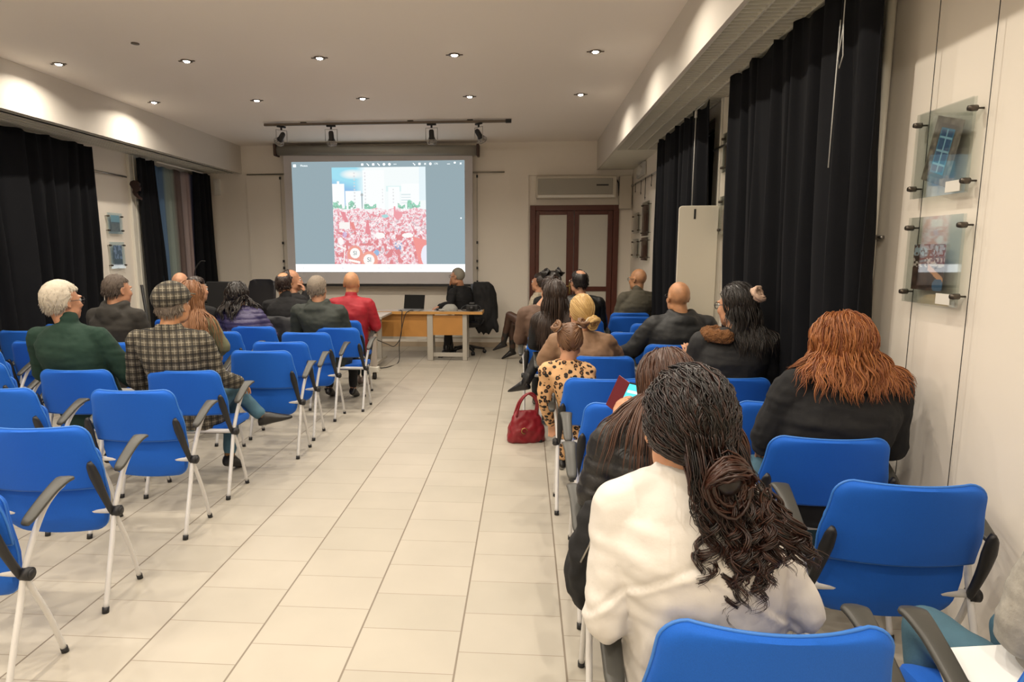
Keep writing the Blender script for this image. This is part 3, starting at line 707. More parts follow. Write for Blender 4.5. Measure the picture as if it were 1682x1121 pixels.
def panel(mb, zs, halfw, ys, curve, th, nx=17):
    """upholstered panel from per-row (z, half width, y); curve = backward bow at the centre"""
    k = len(zs); G = np.zeros((k, nx, 3))
    for i in range(k):
        for j in range(nx):
            u = -1+2*j/(nx-1); G[i, j] = (u*halfw[i], ys[i]-curve*(1-u*u), zs[i])
    # closed solid with rounded rim
    rim = []
    front, back = G.copy(), G.copy(); front[..., 1] += th/2; back[..., 1] -= th/2
    mb.grid(G, thick=0) if False else None
    a, b = k, nx
    V = []; 
    inset = .008
    def shrink(Q, s_):
        c = Q.mean(axis=(0, 1)); R = Q.copy()
        R[..., 0] *= (1-s_/max(halfw)); R[..., 2] = c[2]+(R[..., 2]-c[2])*(1-s_/((max(zs)-min(zs))/2)); return R
    F1, B1 = shrink(front, inset), shrink(back, inset)
    def border(Q): return list(Q[0, :])+list(Q[1:, -1])+list(Q[-1, -2::-1])+list(Q[-2:0:-1, 0])
    bi = [(0, j) for j in range(b)]+[(i, b-1) for i in range(1, a)]+[(a-1, j) for j in range(b-2, -1, -1)]+[(i, 0) for i in range(a-2, 0, -1)]
    o = 0; Vs = [F1.reshape(-1, 3), np.array(border(G)), B1.reshape(-1, 3)]
    nF = a*b; nR = len(bi)
    F = [(i*b+j, i*b+j+1, (i+1)*b+j+1, (i+1)*b+j) for i in range(a-1) for j in range(b-1)]
    F += [tuple(q+nF+nR for q in f[::-1]) for f in F]
    for q in range(nR):
        q2 = (q+1) % nR; f0 = bi[q][0]*b+bi[q][1]; f1 = bi[q2][0]*b+bi[q2][1]
        F.append((f1, f0, nF+q, nF+q2)); F.append((nF+q2, nF+q, nF+nR+f0, nF+nR+f1))
    mb.add(np.concatenate(Vs), F)
    return border(G)
def rrect_rows(z0, z1, w0, w1, r0, r1, n=7, mid=6):
    """rows of (z, half width) with rounded corners r0 at bottom, r1 at top"""
    rows = []
    for q in range(n):
        a = PI/2*q/(n-1); rows.append((z0+r0*(1-math.cos(a)), w0-r0*(1-math.sin(a))))
    for q in range(1, mid): 
        t = q/mid; rows.append((z0+r0+(z1-r1-z0-r0)*t, w0+(w1-w0)*t))
    for q in range(n):
        a = PI/2*q/(n-1); rows.append((z1-r1*(1-math.sin(a)), w1-r1*(1-math.cos(a))))
    return rows
def make_chair(folded):
    t = empty('conference_chair')
    # back: bottom edge .57, top .885
    rows = rrect_rows(.57, .888, .268, .250, .006, .062, n=7)
    zs = [r[0] for r in rows]; hw = [r[1] if r[0] > .72 or True else r[1] for r in rows]
    hw = [w+.012*math.exp(-((z-.68)/.07)**2) for z, w in zip(zs, hw)]
    hw = [min(w, .278) for w in hw]
    yb = lambda z: .035+(.888-z)*.22-.035
    mb = MB(); bd_ = panel(mb, zs, hw, [yb(z)+.03 for z in zs], .045, .035); mb.build('backrest', m_blue, t, auto=50)
    mb = MB(); P = np.array(bd_+[bd_[0]]); mb.tube(P, .0045, 6, cap=False); mb.build('piping', m_pipe, t)
    # seat
    if folded:
        rows = rrect_rows(.32, .77, .225, .24, .085, .05, n=7)
        zs = [r[0] for r in rows]; hw = [r[1] for r in rows]
        hw = [w+.025*math.exp(-((z-.50)/.12)**2) for z, w in zip(zs, hw)]
        ys = [.135-(z-.32)*.10+.02*max(0, (.40-z)/.08) for z in zs]
        mb = MB(); bd2 = panel(mb, zs, hw, [y+.02 for y in ys], .02, .05); mb.build('seat', m_blue, t, auto=50)
        mb = MB(); P = np.array(bd2+[bd2[0]]); mb.tube(P, .004, 6, cap=False); mb.build('piping', m_pipe, t)
    else:
        rows = rrect_rows(.13, .56, .235, .24, .05, .07, n=7)
        mb = MB(); ys = [r[0] for r in rows]; hw = [r[1] for r in rows]
        tmp = MB(); panel(tmp, ys, hw, [0]*len(ys), .0, .05)
        V = np.concatenate(tmp.v); y = V[:, 2]
        V2 = np.stack([V[:, 0], y, .445+V[:, 1]-.03*np.clip((y-.46)/.1, 0, 1)**2-.012*np.cos(V[:, 0]*6)+.012], 1)
        mb.add(V2, tmp.f); mb.build('seat', m_blue, t, auto=50)
        tmp2 = MB().box2((-.21, .16, .408), (.21, .5, .425)); tmp2.build('seat_pan', m_shell, t, smooth=False, bevel=.006)
    # frame: long leg from rear foot up to the armrest, short leg forward
    for s in (-1, 1):
        x = s*.288
        mb = MB()
        P = [(x, -.03, .012), (x*.998, .02, .16), (x*.99, .075, .31), (x*.985, .12, .44), (s*.292, .17, .56), (s*.305, .225, .66), (s*.32, .275, .713), (s*.325, .315, .730)]
        mb.tube(catmull(P, 5), .0125, 10)
        P = [(s*.325, .325, .732), (s*.325, .26, .718), (s*.325, .19, .685), (s*.325, .13, .655)]
        mb.tube(catmull(P, 4), .008, 8)
        mb.build('armrest_leg', m_tube, t)
        mb = MB(); P = [(x*.985, .115, .44), (x, .155, .34), (x*1.005, .215, .2), (x*1.01, .275, .012)]
        mb.tube(catmull(P, 5), .0115, 10).build('leg', m_tube, t)
        MB().cyl((x, -.034, 0), (x, -.028, .026), .0155, 10).build('rubber_foot', m_shell, t); MB().cyl((x*1.01, .279, 0), (x*1.01, .272, .026), .0145, 10).build('rubber_foot', m_shell, t)
        # arm pad: a swept slab widening at the front
        xa = s*.325; c = catmull([(xa, .10, .652), (xa, .17, .690), (xa, .25, .728), (xa, .32, .748), (xa, .355, .742)], 4)
        wd = np.interp(np.linspace(0, 1, len(c)), [0, .08, .5, .85, 1], [.016, .025, .028, .038, .024])
        R = []
        for q, (p, w) in enumerate(zip(c, wd)):
            T = c[min(q+1, len(c)-1)]-c[max(q-1, 0)]; T = T/np.linalg.norm(T); N = np.array([0, -T[2], T[1]])
            an = np.arange(12)*2*PI/12
            ca, sa = np.cos(an), np.sin(an)
            R.append(p+np.outer(np.sign(ca)*abs(ca)**.6*w, [1, 0, 0])+np.outer(np.sign(sa)*abs(sa)**.7*.010, N))
        MB().rings(R).build('armrest', m_pad, t)
        # black side bracket from back to joint
        c = catmull([(s*.258, -.002, .725), (s*.264, .016, .66), (s*.270, .045, .58), (s*.274, .08, .50), (s*.276, .112, .435)], 5)
        wd = np.interp(np.linspace(0, 1, len(c)), [0, .08, .3, .6, .92, 1], [.008, .022, .030, .024, .017, .010])
        R = []
        for q, (p, w) in enumerate(zip(c, wd)):
            an = np.arange(12)*2*PI/12
            tw = q/(len(c)-1); R.append(p+np.outer(np.cos(an)*w*(.95-.25*tw), [1, 0, 0])+np.outer(np.sin(an)*.012*(1+.4*tw), [0, 1, .25]))
        MB().rings(R).build('back_bracket', m_shell, t)
        MB().cyl((s*.278, .12, .44), (s*.312, .12, .44), .026, 18).cyl((s*.308, .12, .44), (s*.318, .12, .44), .019, 18).build('joint_knob', m_shell, t)
    MB().cyl((-.28, .125, .44), (.28, .125, .44), .015, 12).build('cross_bar', m_tube, t, auto=40)
    return t
def catmull(P, n):
    P = np.array(P, float); Q = np.vstack([2*P[0]-P[1], P, 2*P[-1]-P[-2]]); out = []
    for i in range(1, len(Q)-2):
        for k in range(n):
            t = k/n; a, b, c, d = Q[i-1], Q[i], Q[i+1], Q[i+2]
            out.append(.5*((2*b)+(-a+c)*t+(2*a-5*b+4*c-d)*t*t+(-a+3*b-3*c+d)*t**3))
    out.append(P[-1]); return np.array(out)
proto = {True: make_chair(True), False: make_chair(False)}; used = {True: False, False: False}
GR = 'blue conference chairs in rows'
def chair(x, y, rz, folded, label):
    o = proto[folded] if not used[folded] else copy_tree(proto[folded]); used[folded] = True
    o.location = (x, y, 0); o.rotation_euler = (0, 0, rz); tag(o, label, 'chair', GR); return o
U_, D_ = True, False
for a in [
 (-2.22, 2.02, .03, U_, 'blue chair at the lower left corner showing only its armrest and legs'),
 (-2.25, 2.60, .10, U_, 'bright blue empty chair cut by the left edge, nearest the aisle, seat tipped up'),
 (-2.28, 3.37, .04, U_, 'empty blue chair behind the man in the checked jacket'),
 (-3.13, 3.37, .02, U_, 'empty blue chair behind the man in the green sweater'),
 (-2.31, 3.97, .03, D_, 'blue chair under the man in the checked jacket and flat cap'),
 (-3.06, 3.95, .05, D_, 'blue chair under the white haired man in the green sweater'),
 (-4.02, 4.18, .0, U_, 'blue chair back peeking in low at the left edge, the nearer of two'),
 (-4.60, 4.80, .0, U_, 'blue chair back peeking in at the left edge, the farther of two'),
 (-2.14, 4.83, .03, U_, 'empty blue aisle chair in front of the man in the checked jacket'),
 (-2.18, 5.33, .03, U_, 'second empty blue aisle chair ahead of the checked jacket man'),
 (-2.18, 5.98, -.02, U_, 'empty blue chair behind the man in the dark green hooded jacket'),
 (-2.00, 6.38, -.02, D_, 'blue chair under the grey haired man in the dark green hooded jacket'),
 (-2.16, 7.07, -.03, D_, 'blue chair under the bald man in red'),
 (-3.11, 6.02, -.05, U_, 'empty blue chair behind the woman in the purple puffer jacket'),
 (-2.93, 6.45, -.02, D_, 'blue chair under the woman in the purple puffer jacket'),
 (-2.82, 7.03, 0, D_, 'chair under the balding man in black, with a dark jacket over it'),
 (-2.97, 5.12, 0, D_, 'blue chair under the long haired woman in the olive sweater'),
 (-3.72, 5.20, .0, D_, 'blue chair under the man in the dark grey hoodie'),
 (-4.38, 5.23, 0, U_, 'empty blue chair left of the man in the green sweater, nearer row'),
 (-5.14, 5.95, 0, U_, 'empty blue chair at the far left, farther row'),
 (-5.10, 6.52, 0, U_, 'empty blue chair behind the shoulder of the green sweater man, by the drape'),
 (-4.45, 6.60, 0, U_, 'empty blue chair glimpsed between the green sweater and the grey hoodie'),
 (-3.62, 6.45, 0, D_, 'chair under the dark haired person ahead of the olive sweater woman'),
 (-4.15, 7.05, 0, D_, 'chair under the man with a bald crown half hidden by hair'),
 (.545, 1.25, .0, D_, 'nearest blue chair at the bottom centre, under the curly haired woman in white'),
 (1.335, 2.13, -.05, U_, 'large empty blue chair at the lower right, seat tipped up'),
 (1.31, 2.66, -.03, D_, 'blue chair under the red haired woman'),
 (.53, 2.08, .0, D_, 'blue chair under the woman looking at her phone'),
 (.545, 2.65, .0, U_, 'empty blue chair directly ahead of the woman with the phone'),
 (.565, 3.22, .0, U_, 'second empty blue chair ahead of the woman with the phone'),
 (.50, 3.87, -.02, D_, 'blue chair under the girl in the leopard print top'),
 (.58, 4.72, -.02, D_, 'blue chair under the blonde woman with a bun'),
 (1.28, 5.36, -.02, D_, 'blue chair under the bald man in the black hooded jacket'),
 (1.30, 3.95, -.03, D_, 'blue chair under the woman with the fur collar'),
 (1.375, 3.31, .0, U_, 'empty blue chair ahead of the red haired woman'),
 (1.36, 8.18, .0, D_, 'blue chair under the man in the olive vest by the drape'),
 (1.29, 7.69, .0, U_, 'empty blue chair behind the man in the olive vest'),
 (1.42, 6.94, .0, U_, 'empty blue chair partly hidden by the black right drape, third from the back'),
 (1.08, 6.17, .0, U_, 'empty blue chair ahead and left of the bald man in the black hooded jacket'),
 (.28, 6.09, .0, D_, 'blue chair under the woman in the brown jacket'),
 (.43, 5.42, .0, D_, 'blue chair under the woman with straight dark hair and crossed legs'),
 (.66, 7.30, .0, D_, 'chair under the balding man with glasses near the door'),
 (1.34, 1.25, .0, D_, 'chair at the lower right corner under the person in a grey sleeve'),
 (.32, 7.75, .15, D_, 'chair under the two dark buns near the wooden door'),
]: chair(*a)

# ================================================================ FRONT DESK
m_beech = mat('beech laminate', (.52, .27, .075), .45, noise=.12, nscale=8)
m_beech2 = mat('beech panel', (.46, .215, .05), .5, noise=.15, nscale=6)
m_gtop = mat('pale worktop', (.50, .44, .38), .4)
m_leg = mat('grey painted leg', (.40, .37, .32), .5)
tb = thing('speaker_table', 'beech edged table with a yellow front panel below the projection screen', 'table', (-1.5, 9.75, 0))
MB().box2((-1.05, -.25, .735), (.83, .15, .765)).build('table_top', m_gtop, tb, smooth=False, bevel=.004)
MB().box2((-1.05, -.262, .727), (.83, -.25, .770)).box2((.83, -.262, .727), (.842, .15, .770)).build('edge_band', m_beech, tb, smooth=False)
MB().box2((.07, -.225, .40), (.53, -.205, .71)).build('front_panel', m_beech2, tb, smooth=False)
MB().box2((-1.0, -.20, .37), (.0, -.18, .72)).build('modesty_panel', m_beech2, tb, smooth=False)
for k, (x0, x1, y0, y1) in enumerate(((-.02, .07, -.24, -.17), (.53, .60, -.23, -.17), (-.02, .05, .06, .12), (.53, .60, .06, .12))):
    MB().box2((x0, y0, 0), (x1, y1, .73)).build('leg', m_leg, tb, smooth=False, bevel=.006)
MB().box2((.07, -.21, .06), (.53, -.17, .12)).box2((-1.0, -.2, .33), (0, -.17, .37)).build('foot_rail', m_leg, tb, smooth=False)
t2 = thing('side_table', 'pale topped castor table beside the bald man in red', 'table', (-2.75, 9.1, 0))
MB().box2((-1.0, -.35, .735), (.70, .35, .765)).build('table_top', m_gtop, t2, smooth=False, bevel=.004)
MB().box2((-1.0, -.362, .725), (.70, -.35, .765)).build('edge_band', m_leg, t2, smooth=False)
MB().box2((.56, -.367, .715), (.66, -.35, .735)).build('latch', m_dark, t2, smooth=False)
for x in (-.85, .55): MB().box2((x, -.03, .06), (x+.06, .03, .73)).box2((x-.01, -.3, .06), (x+.07, .3, .1)).build('leg', m_leg, t2, smooth=False)
tt = thing('castor_stand', 'short pale stand on castors in the aisle end beside the man in red', 'stand', (-2.0, 8.05, 0))
MB().box2((-.035, -.03, .10), (.035, .03, .62)).build('post', m_gtop, tt, smooth=False, bevel=.004)
MB().box2((-.045, -.035, .62), (.04, .035, .66)).box2((-.36, -.02, .60), (-.04, .02, .64)).build('cap', m_dark, tt, smooth=False)
MB().box2((-.36, -.04, .10), (.06, .04, .17)).box2((-.36, -.03, .10), (-.30, .03, .62)).build('base', m_trim, tt, smooth=False, bevel=.006)
for q in (0, -.32): MB().cyl((q-.02, 0, .045), (q+.02, 0, .045), .045, 14).build('castor', m_dark, tt)
o = MB().box((0, 0, 0), (.62, .28, .012)).build('paper_sheets', mat('white paper', (.85, .86, .86), .6), smooth=False); o.location = (-2.55, 9.02, .772); tag(o, 'white paper sheets on the side table beside the man in red', 'papers')
o = MB().box((0, 0, 0), (.36, .05, .20), rx=-.3).build('white_folder', mat('white paper', (.85, .86, .86), .6), smooth=False); o.location = (-2.62, 9.28, .865); tag(o, 'white folder standing on the side table behind the papers', 'folder')
lp = thing('laptop', 'open black laptop seen from behind on the speaker table', 'laptop', (-1.80, 9.70, .766), PI-.15)
MB().box((0, .0, .009), (.34, .24, .016)).build('keyboard_base', mat('laptop grey', (.25, .25, .25), .4), lp, smooth=False, bevel=.003)
MB().box((0, -.165, .12), (.34, .008, .235), rx=.28).build('screen_lid', mat('black lid', (.008, .008, .008), .7, spec=.2), lp, smooth=False, bevel=.003)
for v in lp.children:
    pass
MB().box((0, -.125, .02), (.24, .02, .014)).build('hinge', m_dark, lp, smooth=False)
o = MB().ell((0, 0, .015), (.032, .055, .018)).build('computer_mouse', m_dark); o.location = (-1.38, 9.72, .766); tag(o, 'dark mouse under the presenter hand on the table', 'mouse')
cp = MB(); cp.ell((0, 0, .02), (.125, .10, .085), 20, 12); cp.ell((-.09, -.01, .012), (.10, .08, .02), 16, 8); cp.ell((.03, 0, .06), (.06, .07, .045)); 
o = cp.build('knit_cap', mat('pale grey knit', (.34, .34, .31), .9, bump=.5, bscale=60)); voxelize(o, .008, 3, disp=lambda c, n: np.array([.006*mnoise.noise(Vector(p)*25) for p in c])); o.location = (-1.18, 9.68, .766); tag(o, 'pale grey knitted cap lying on the speaker table', 'cap')
cm = thing('camera', 'black camera lying at the right end of the speaker table', 'camera', (-.83, 9.66, .766))
MB().box((0, 0, .055), (.19, .09, .09)).box((0, 0, .115), (.09, .07, .04)).build('camera_body', m_dark, cm, smooth=False, bevel=.015)
MB().cyl((.0, -.04, .05), (.0, -.12, .05), .038, 18).build('lens', m_dark, cm)
MB().tube(catmull([(-.09, 0, .09), (-.15, -.03, .06), (-.16, -.05, .02), (-.06, -.09, .012), (.1, -.09, .012), (.14, -.03, .05), (.09, 0, .09)], 5), .008, 6).build('strap', m_dark, cm)
mb = MB().tube(catmull([(-1.95, 9.60, .78), (-1.90, 9.475, .775), (-1.90, 9.45, .70), (-1.91, 9.40, .40), (-2.0, 9.35, .25), (-2.08, 9.2, .30), (-2.2, 8.6, .5), (-2.15, 8.2, .62)], 6), .006, 6)
o = mb.build('power_cable', m_dark); tag(o, 'black cable drooping from the laptop across to the castor stand', 'cable')
mb = MB().tube(catmull([(-1.72, 9.62, .78), (-1.80, 9.475, .775), (-1.86, 9.44, .68), (-1.93, 9.38, .3), (-1.93, 9.3, .02), (-2.0, 8.9, .008), (-2.12, 8.8, .008), (-2.2, 8.9, .008), (-2.5, 9.0, .008)], 6), .006, 6)
o = mb.build('power_cable', m_dark); tag(o, 'black cable falling from the laptop to the floor tiles', 'cable')

# office chairs
def office_chair(label, x, y, rz, bw=.24, zt=1.24, tan=False):
    t = thing('office_chair', label, 'office chair', (x, y, 0), rz)
    m_le = mat('black leather', (.014, .014, .018), .32)
    mb = MB(); R = []
    for z, w, yy, th in ((.62, bw*.75, -.20, .05), (.70, bw*.9, -.22, .06), (.85, bw, -.24, .06), (1.02, bw*1.0, -.26, .055), (1.14, bw*.97, -.28, .05), (zt-.03, bw*.88, -.29, .045), (zt, bw*.6, -.29, .02)):
        a = np.arange(24)*2*PI/24; c, s_ = np.cos(a), np.sin(a)
        R.append(np.stack([np.sign(c)*abs(c)**.5*w, yy+np.sign(s_)*abs(s_)**.8*th+.05*(c*c), 0*a+z], 1))
    mb.rings(R).build('backrest', m_le, t)
    mb = MB(); R = []
    for z, k in ((.45, .85), (.47, 1), (.52, 1.02), (.545, .9)):
        a = np.arange(24)*2*PI/24; c, s_ = np.cos(a), np.sin(a)
        R.append(np.stack([np.sign(c)*abs(c)**.5*.25*k, .02+np.sign(s_)*abs(s_)**.5*.24*k, 0*a+z], 1))
    mb.rings(R).build('seat', m_le, t)
    for s_ in (-1, 1):
        MB().tube(catmull([(s_*.24, -.1, .5), (s_*.29, -.12, .55), (s_*.29, -.14, .70), (s_*.28, .0, .72), (s_*.28, .14, .70)], 5), .016, 8).build('armrest', m_dark, t)
    MB().tube([(0, -.18, .49), (0, -.27, .55), (0, -.25, .66)], .025, 8).cyl((0, 0, .1), (0, 0, .46), .025).build('column', m_steel, t)
    b = MB(); 
    for k in range(5):
        a = k*2*PI/5+.4; b.tube([(0, 0, .12), (.28*math.cos(a), .28*math.sin(a), .075)], [.028, .016], 8)
    b.build('star_base', m_dark, t)
    for k in range(5):
        a = k*2*PI/5+.4; x_, y_ = .28*math.cos(a), .28*math.sin(a)
        MB().cyl((x_-.025*math.sin(a), y_+.025*math.cos(a), .032), (x_+.025*math.sin(a), y_-.025*math.cos(a), .032), .032, 12).build('castor', m_dark, t)
    return t
office_chair('empty black leather office chair beyond the woman in purple', -4.17, 9.3, PI*.93, .25, 1.26)
office_chair('black office chair holding a coat behind the speaker table', -.96, 10.28, PI*.70, .26, 1.16)
office_chair('black castor chair under the woman in the striped top near the door', .22, 9.30, PI*.42, .20, .98)
# coat draped over the speaker's chair back
m_coat = mat('black coat', (.008, .008, .009), .85, bump=.4, bscale=14, bdist=.02)
mb = MB(); R = []
for z, w, dx, th in ((.36, .05, .03, .03), (.46, .13, .02, .05), (.60, .19, .02, .07), (.80, .20, .0, .09), (1.0, .19, -.02, .10), (1.12, .17, -.04, .09), (1.19, .12, -.07, .06)):
    a = np.arange(28)*2*PI/28; c, s_ = np.cos(a), np.sin(a)
    R.append(np.stack([dx+c*w*(1+.10*np.cos(5*a+z*6)), s_*th*1.5*(1+.15*np.cos(7*a+z*9)), 0*a+z+(.05*np.cos(3*a) if z < .5 else 0)], 1))
mb.rings(R)
mb.tube([(.12, -.02, .6), (.17, -.02, .45), (.20, -.03, .36)], [.07, .06, .02], 10); mb.tube([(-.10, -.02, .6), (-.12, -.03, .45), (-.10, -.03, .34)], [.08, .06, .02], 10)
o = mb.build('black_coat', m_coat); voxelize(o, .012, 4, disp=lambda c, n: np.array([.012*mnoise.noise(Vector((p[0]*14, p[1]*14, p[2]*4))) for p in c])); o.location = (-.66, 10.22, 0); tag(o, 'long black coat hanging over the back of the speaker chair', 'coat')

# equipment at the rear left
rk = thing('equipment_rack', 'black equipment desk in the back left corner behind the purple jacket', 'equipment rack', (-4.75, 9.3, 0))
MB().box2((-.32, -.25, .0), (.28, .25, .72)).build('cabinet', mat('black cabinet', (.01, .01, .011), .5), rk, smooth=False, bevel=.01)
MB().box2((-.36, -.27, 1.17), (.12, .2, 1.19)).box2((-.36, .1, .72), (-.33, .13, 1.17)).box2((.08, .1, .72), (.11, .13, 1.17)).build('shelf', m_leg, rk, smooth=False)
MB().box2((-.3, -.2, .72), (.1, .15, .92)).box2((-.28, -.18, .93), (.05, .1, 1.02)).build('amplifier', m_dark, rk, smooth=False, bevel=.008)
for q in ((-.05, .80, .012), (-.12, .86, .008), (.02, .78, .006)): MB().cyl((q[0], -.21, q[1]), (q[0], -.2, q[1]), q[2]).build('indicator_light', mat('led', (.1, .3, .1), .5, emis=(.5, 1, .6), estr=3), rk)
mo = thing('monitor', 'black monitor standing right of the equipment desk', 'monitor', (-4.38, 8.75, 0))
MB().box2((-.22, -.03, .88), (.24, .03, 1.26)).build('display', m_dark, mo, smooth=False, bevel=.01)
MB().box2((-.03, .0, .03), (.03, .05, .95)).box2((-.2, -.2, .0), (.2, .2, .03)).build('stand', m_dark, mo, smooth=False)
o = MB().tube(catmull([(0, 0, .72), (0, 0, .95), (-.02, -.02, 1.2), (.0, -.05, 1.42), (.10, -.08, 1.55), (.18, -.1, 1.56)], 6), .008, 6).cyl((0, 0, 0), (0, 0, .03), .12).cyl((0, 0, .03), (0, 0, .73), .012).build('microphone_stand', m_dark); o.location = (-4.55, 8.4, 0); tag(o, 'thin curved black microphone stand rising behind the seated heads at left', 'microphone stand')
o = MB().tube([(0, 0, .0), (-.12, .02, 1.25)], [.012, .02], 8).build('folded_stand', m_dark); o.location = (-5.0, 8.0, 0); tag(o, 'slim black pole leaning beside the left casing', 'pole')
gl = thing('water_glass', 'small clear plastic bottle near the empty chairs by the far right', 'bottle', (.95, 7.35, 0))
bpy.data.objects.remove(gl)
# red handbag on the floor
hb = thing('handbag', 'red leather handbag on the floor beside the crossed boots', 'handbag', (.015, 5.42, 0), .25)
m_red = mat('red leather', (.20, .008, .014), .38, bump=.3, bscale=16, bdist=.01)
mb = MB(); R = []
for z, w, th in ((0, .165, .075), (.02, .175, .085), (.12, .165, .08), (.22, .13, .055), (.27, .10, .03), (.285, .08, .015)):
    a = np.arange(24)*2*PI/24; c, s_ = np.cos(a), np.sin(a); R.append(np.stack([np.sign(c)*abs(c)**.6*w, np.sign(s_)*abs(s_)**.7*th, 0*a+z], 1))
mb.rings(R); o = mb.build('bag_body', m_red, hb); voxelize(o, .008, 3, disp=lambda c, n: np.array([.008*mnoise.noise(Vector(p)*22) for p in c]))
MB().tube(catmull([(-.10, -.04, .24), (-.06, -.05, .38), (.02, -.05, .45), (.09, -.04, .38), (.09, -.03, .24)], 6), .010, 8).build('handle', m_red, hb)
MB().tube(catmull([(-.10, .04, .24), (-.05, .05, .36), (.03, .05, .42), (.10, .04, .35), (.09, .03, .24)], 6), .010, 8).build('handle', m_red, hb)
MB().tube([(-.04+.025*math.cos(q*PI/8), -.092, .12+.025*math.sin(q*PI/8)) for q in range(14)], .004, 5).build('clasp', mat('brass', (.5, .36, .14), .3, 1), hb)
# ================================================================ PEOPLE
def skinmat(name, col):
    m, nt, b = _new(name); L = nt.links.new
    tc = nt.nodes.new('ShaderNodeTexCoord'); n = nt.nodes.new('ShaderNodeTexNoise'); n.inputs['Scale'].default_value = 18; n.inputs['Detail'].default_value = 5
    L(tc.outputs['Object'], n.inputs['Vector'])
    rp = ramp(nt, [(.3, [c*.82 for c in col]), (.7, [min(1, c*1.12) for c in col])]); L(n.outputs['Fac'], rp.inputs['Fac']); L(rp.outputs['Color'], b.inputs['Base Color'])
    b.inputs['Roughness'].default_value = .48; b.inputs['Subsurface Weight'].default_value = .12; b.inputs['Subsurface Radius'].default_value = (.02, .008, .004); b.inputs['Subsurface Scale'].default_value = .3
    n2 = nt.nodes.new('ShaderNodeTexNoise'); n2.inputs['Scale'].default_value = 160; L(tc.outputs['Object'], n2.inputs['Vector'])
    bp = nt.nodes.new('ShaderNodeBump'); bp.inputs['Strength'].default_value = .12; bp.inputs['Distance'].default_value = .002; L(n2.outputs['Fac'], bp.inputs['Height']); L(bp.outputs['Normal'], b.inputs['Normal'])
    return m
SK = dict(fair=skinmat('fair skin', (.56, .29, .17)), tan=skinmat('tanned skin', (.54, .27, .135)), warm=skinmat('warm skin', (.52, .26, .15)))
def smin(a, b, k):
    h = np.clip(.5+.5*(b-a)/k, 0, 1); return b*(1-h)+a*h-k*h*(1-h)
def d_ell(P, c, r):
    q = (P-np.array(c))/np.array(r); l = np.linalg.norm(q, axis=-1); return (l-1)*min(r)*(.55+.45*np.minimum(l, 2))
HO = np.array([0, .0, .005])
def head_sdf(P):
    d = d_ell(P, (0, -.016, .030), (.0745, .094, .092))
    d = smin(d, d_ell(P, (0, .035, -.030), (.060, .062, .072)), .03)
    d = smin(d, d_ell(P, (0, .060, -.088), (.030, .030, .026)), .03)
    for s in (-1, 1):
        d = smin(d, d_ell(P, (s*.046, .005, -.070), (.018, .040, .026)), .025)        # jaw angle
        d = smin(d, d_ell(P, (s*.036, .072, -.022), (.020, .018, .016)), .02)         # cheek
        d = smin(d, d_ell(P, (s*.026, .086, .030), (.024, .010, .008)), .012)         # brow
        d = -smin(-d, d_ell(P, (s*.031, .103, .008), (.015, .013, .010)), .012)       # socket
    d = smin(d, d_ell(P, (0, .098, -.004), (.009, .014, .026)), .010)
    d = smin(d, d_ell(P, (0, .108, -.026), (.014, .016, .011)), .010)                # nose tip
    d = smin(d, d_ell(P, (0, .090, -.058), (.024, .012, .008)), .008)                # lips
    d = -smin(-d, d_ell(P, (0, .106, -.0585), (.022, .006, .0018)), .004)
    return d
def star_dirs(n, m):
    V = []; 
    for i in range(m+1):
        ph = -PI/2+PI*i/m
        for j in range(n):
            th = 2*PI*j/n; V.append((math.cos(ph)*math.cos(th), math.cos(ph)*math.sin(th), math.sin(ph)))
    return np.array(V)
_hc = {}
def head_radius(D):
    lo = np.full(len(D), .02); hi = np.full(len(D), .20)
    # march inwards from outside to first hit, then bisect
    r = np.full(len(D), .17)
    for _ in range(60):
        d = head_sdf(HO+D*r[:, None]); r = r-np.maximum(d, 0)*.55
    return r
def head_grid(n=56, m=44):
    if (n, m) not in _hc:
        D = star_dirs(n, m); _hc[(n, m)] = (D, head_radius(D))
    return _hc[(n, m)]
def star_faces(n, m):
    return [(i*n+j, i*n+(j+1) % n, (i+1)*n+(j+1) % n, (i+1)*n+j) for i in range(m) for j in range(n)]
def hair_mask(D, kind):
    """signed amount, positive where hair grows (head-local directions)"""
    x, y, z = D[:, 0], D[:, 1], D[:, 2]
    face = smin(-(y-.12-.55*z), .62-z, .15)          # in front of ears below hairline
    side = np.where(y > -.10, z+.02+.45*np.clip(-y+.1, -1, 1), z+.46+.10*y)
    hairline = np.minimum(np.maximum(-(y-.05), z-.64+.0*y), 1)
    front = np.maximum(.05-y, z-.66)                  # behind ear line or above the forehead
    low = np.where(y < -.25, z+.62, z+.10-.9*(y+.25)*(y < 0)+0*y)
    low = z+.62-1.05*np.clip((y+.45)/.5, 0, 1)        # nape rises toward the ear
    m_ = np.minimum(front, low)
    if kind == 'fringe': m_ = np.minimum(m_, .34-z+.0*y)
    if kind == 'crown':                                # bald spot high at the back
        q = np.sqrt(x*x+(y+.35)**2*1.0+(z-.86)**2*1.0); m_ = np.minimum(m_, q-.42)
    if kind == 'recede': m_ = np.minimum(m_, np.where(z > .5, -(y+.25)+.0*z, 1)); 
    return m_
def head_parts(mb, R, c, k=1.0, ears=True, n=56, m=44):
    D, r = head_grid(n, m)
    V = (HO+D*r[:, None])*k @ R.T+c
    mb.add(V, star_faces(n, m))
    if ears:
        for s in (-1, 1):
            er = R @ rotm(.18, 0, s*.42)
            mb.ell(R @ (np.array([s*.076, -.012, -.006])*k)+c, (.007*k, .017*k, .030*k), 10, 8, er)
            for q in range(9):
                a = -1.9+q*.52; p = np.array([s*.082, -.014-.0145*math.cos(a), .0+.026*math.sin(a)])
                mb.ell(R @ (p*k)+c, .0048*k, 6, 5)
            mb.ell(R @ (np.array([s*.078, -.006, -.032])*k)+c, .0065*k, 6, 5)
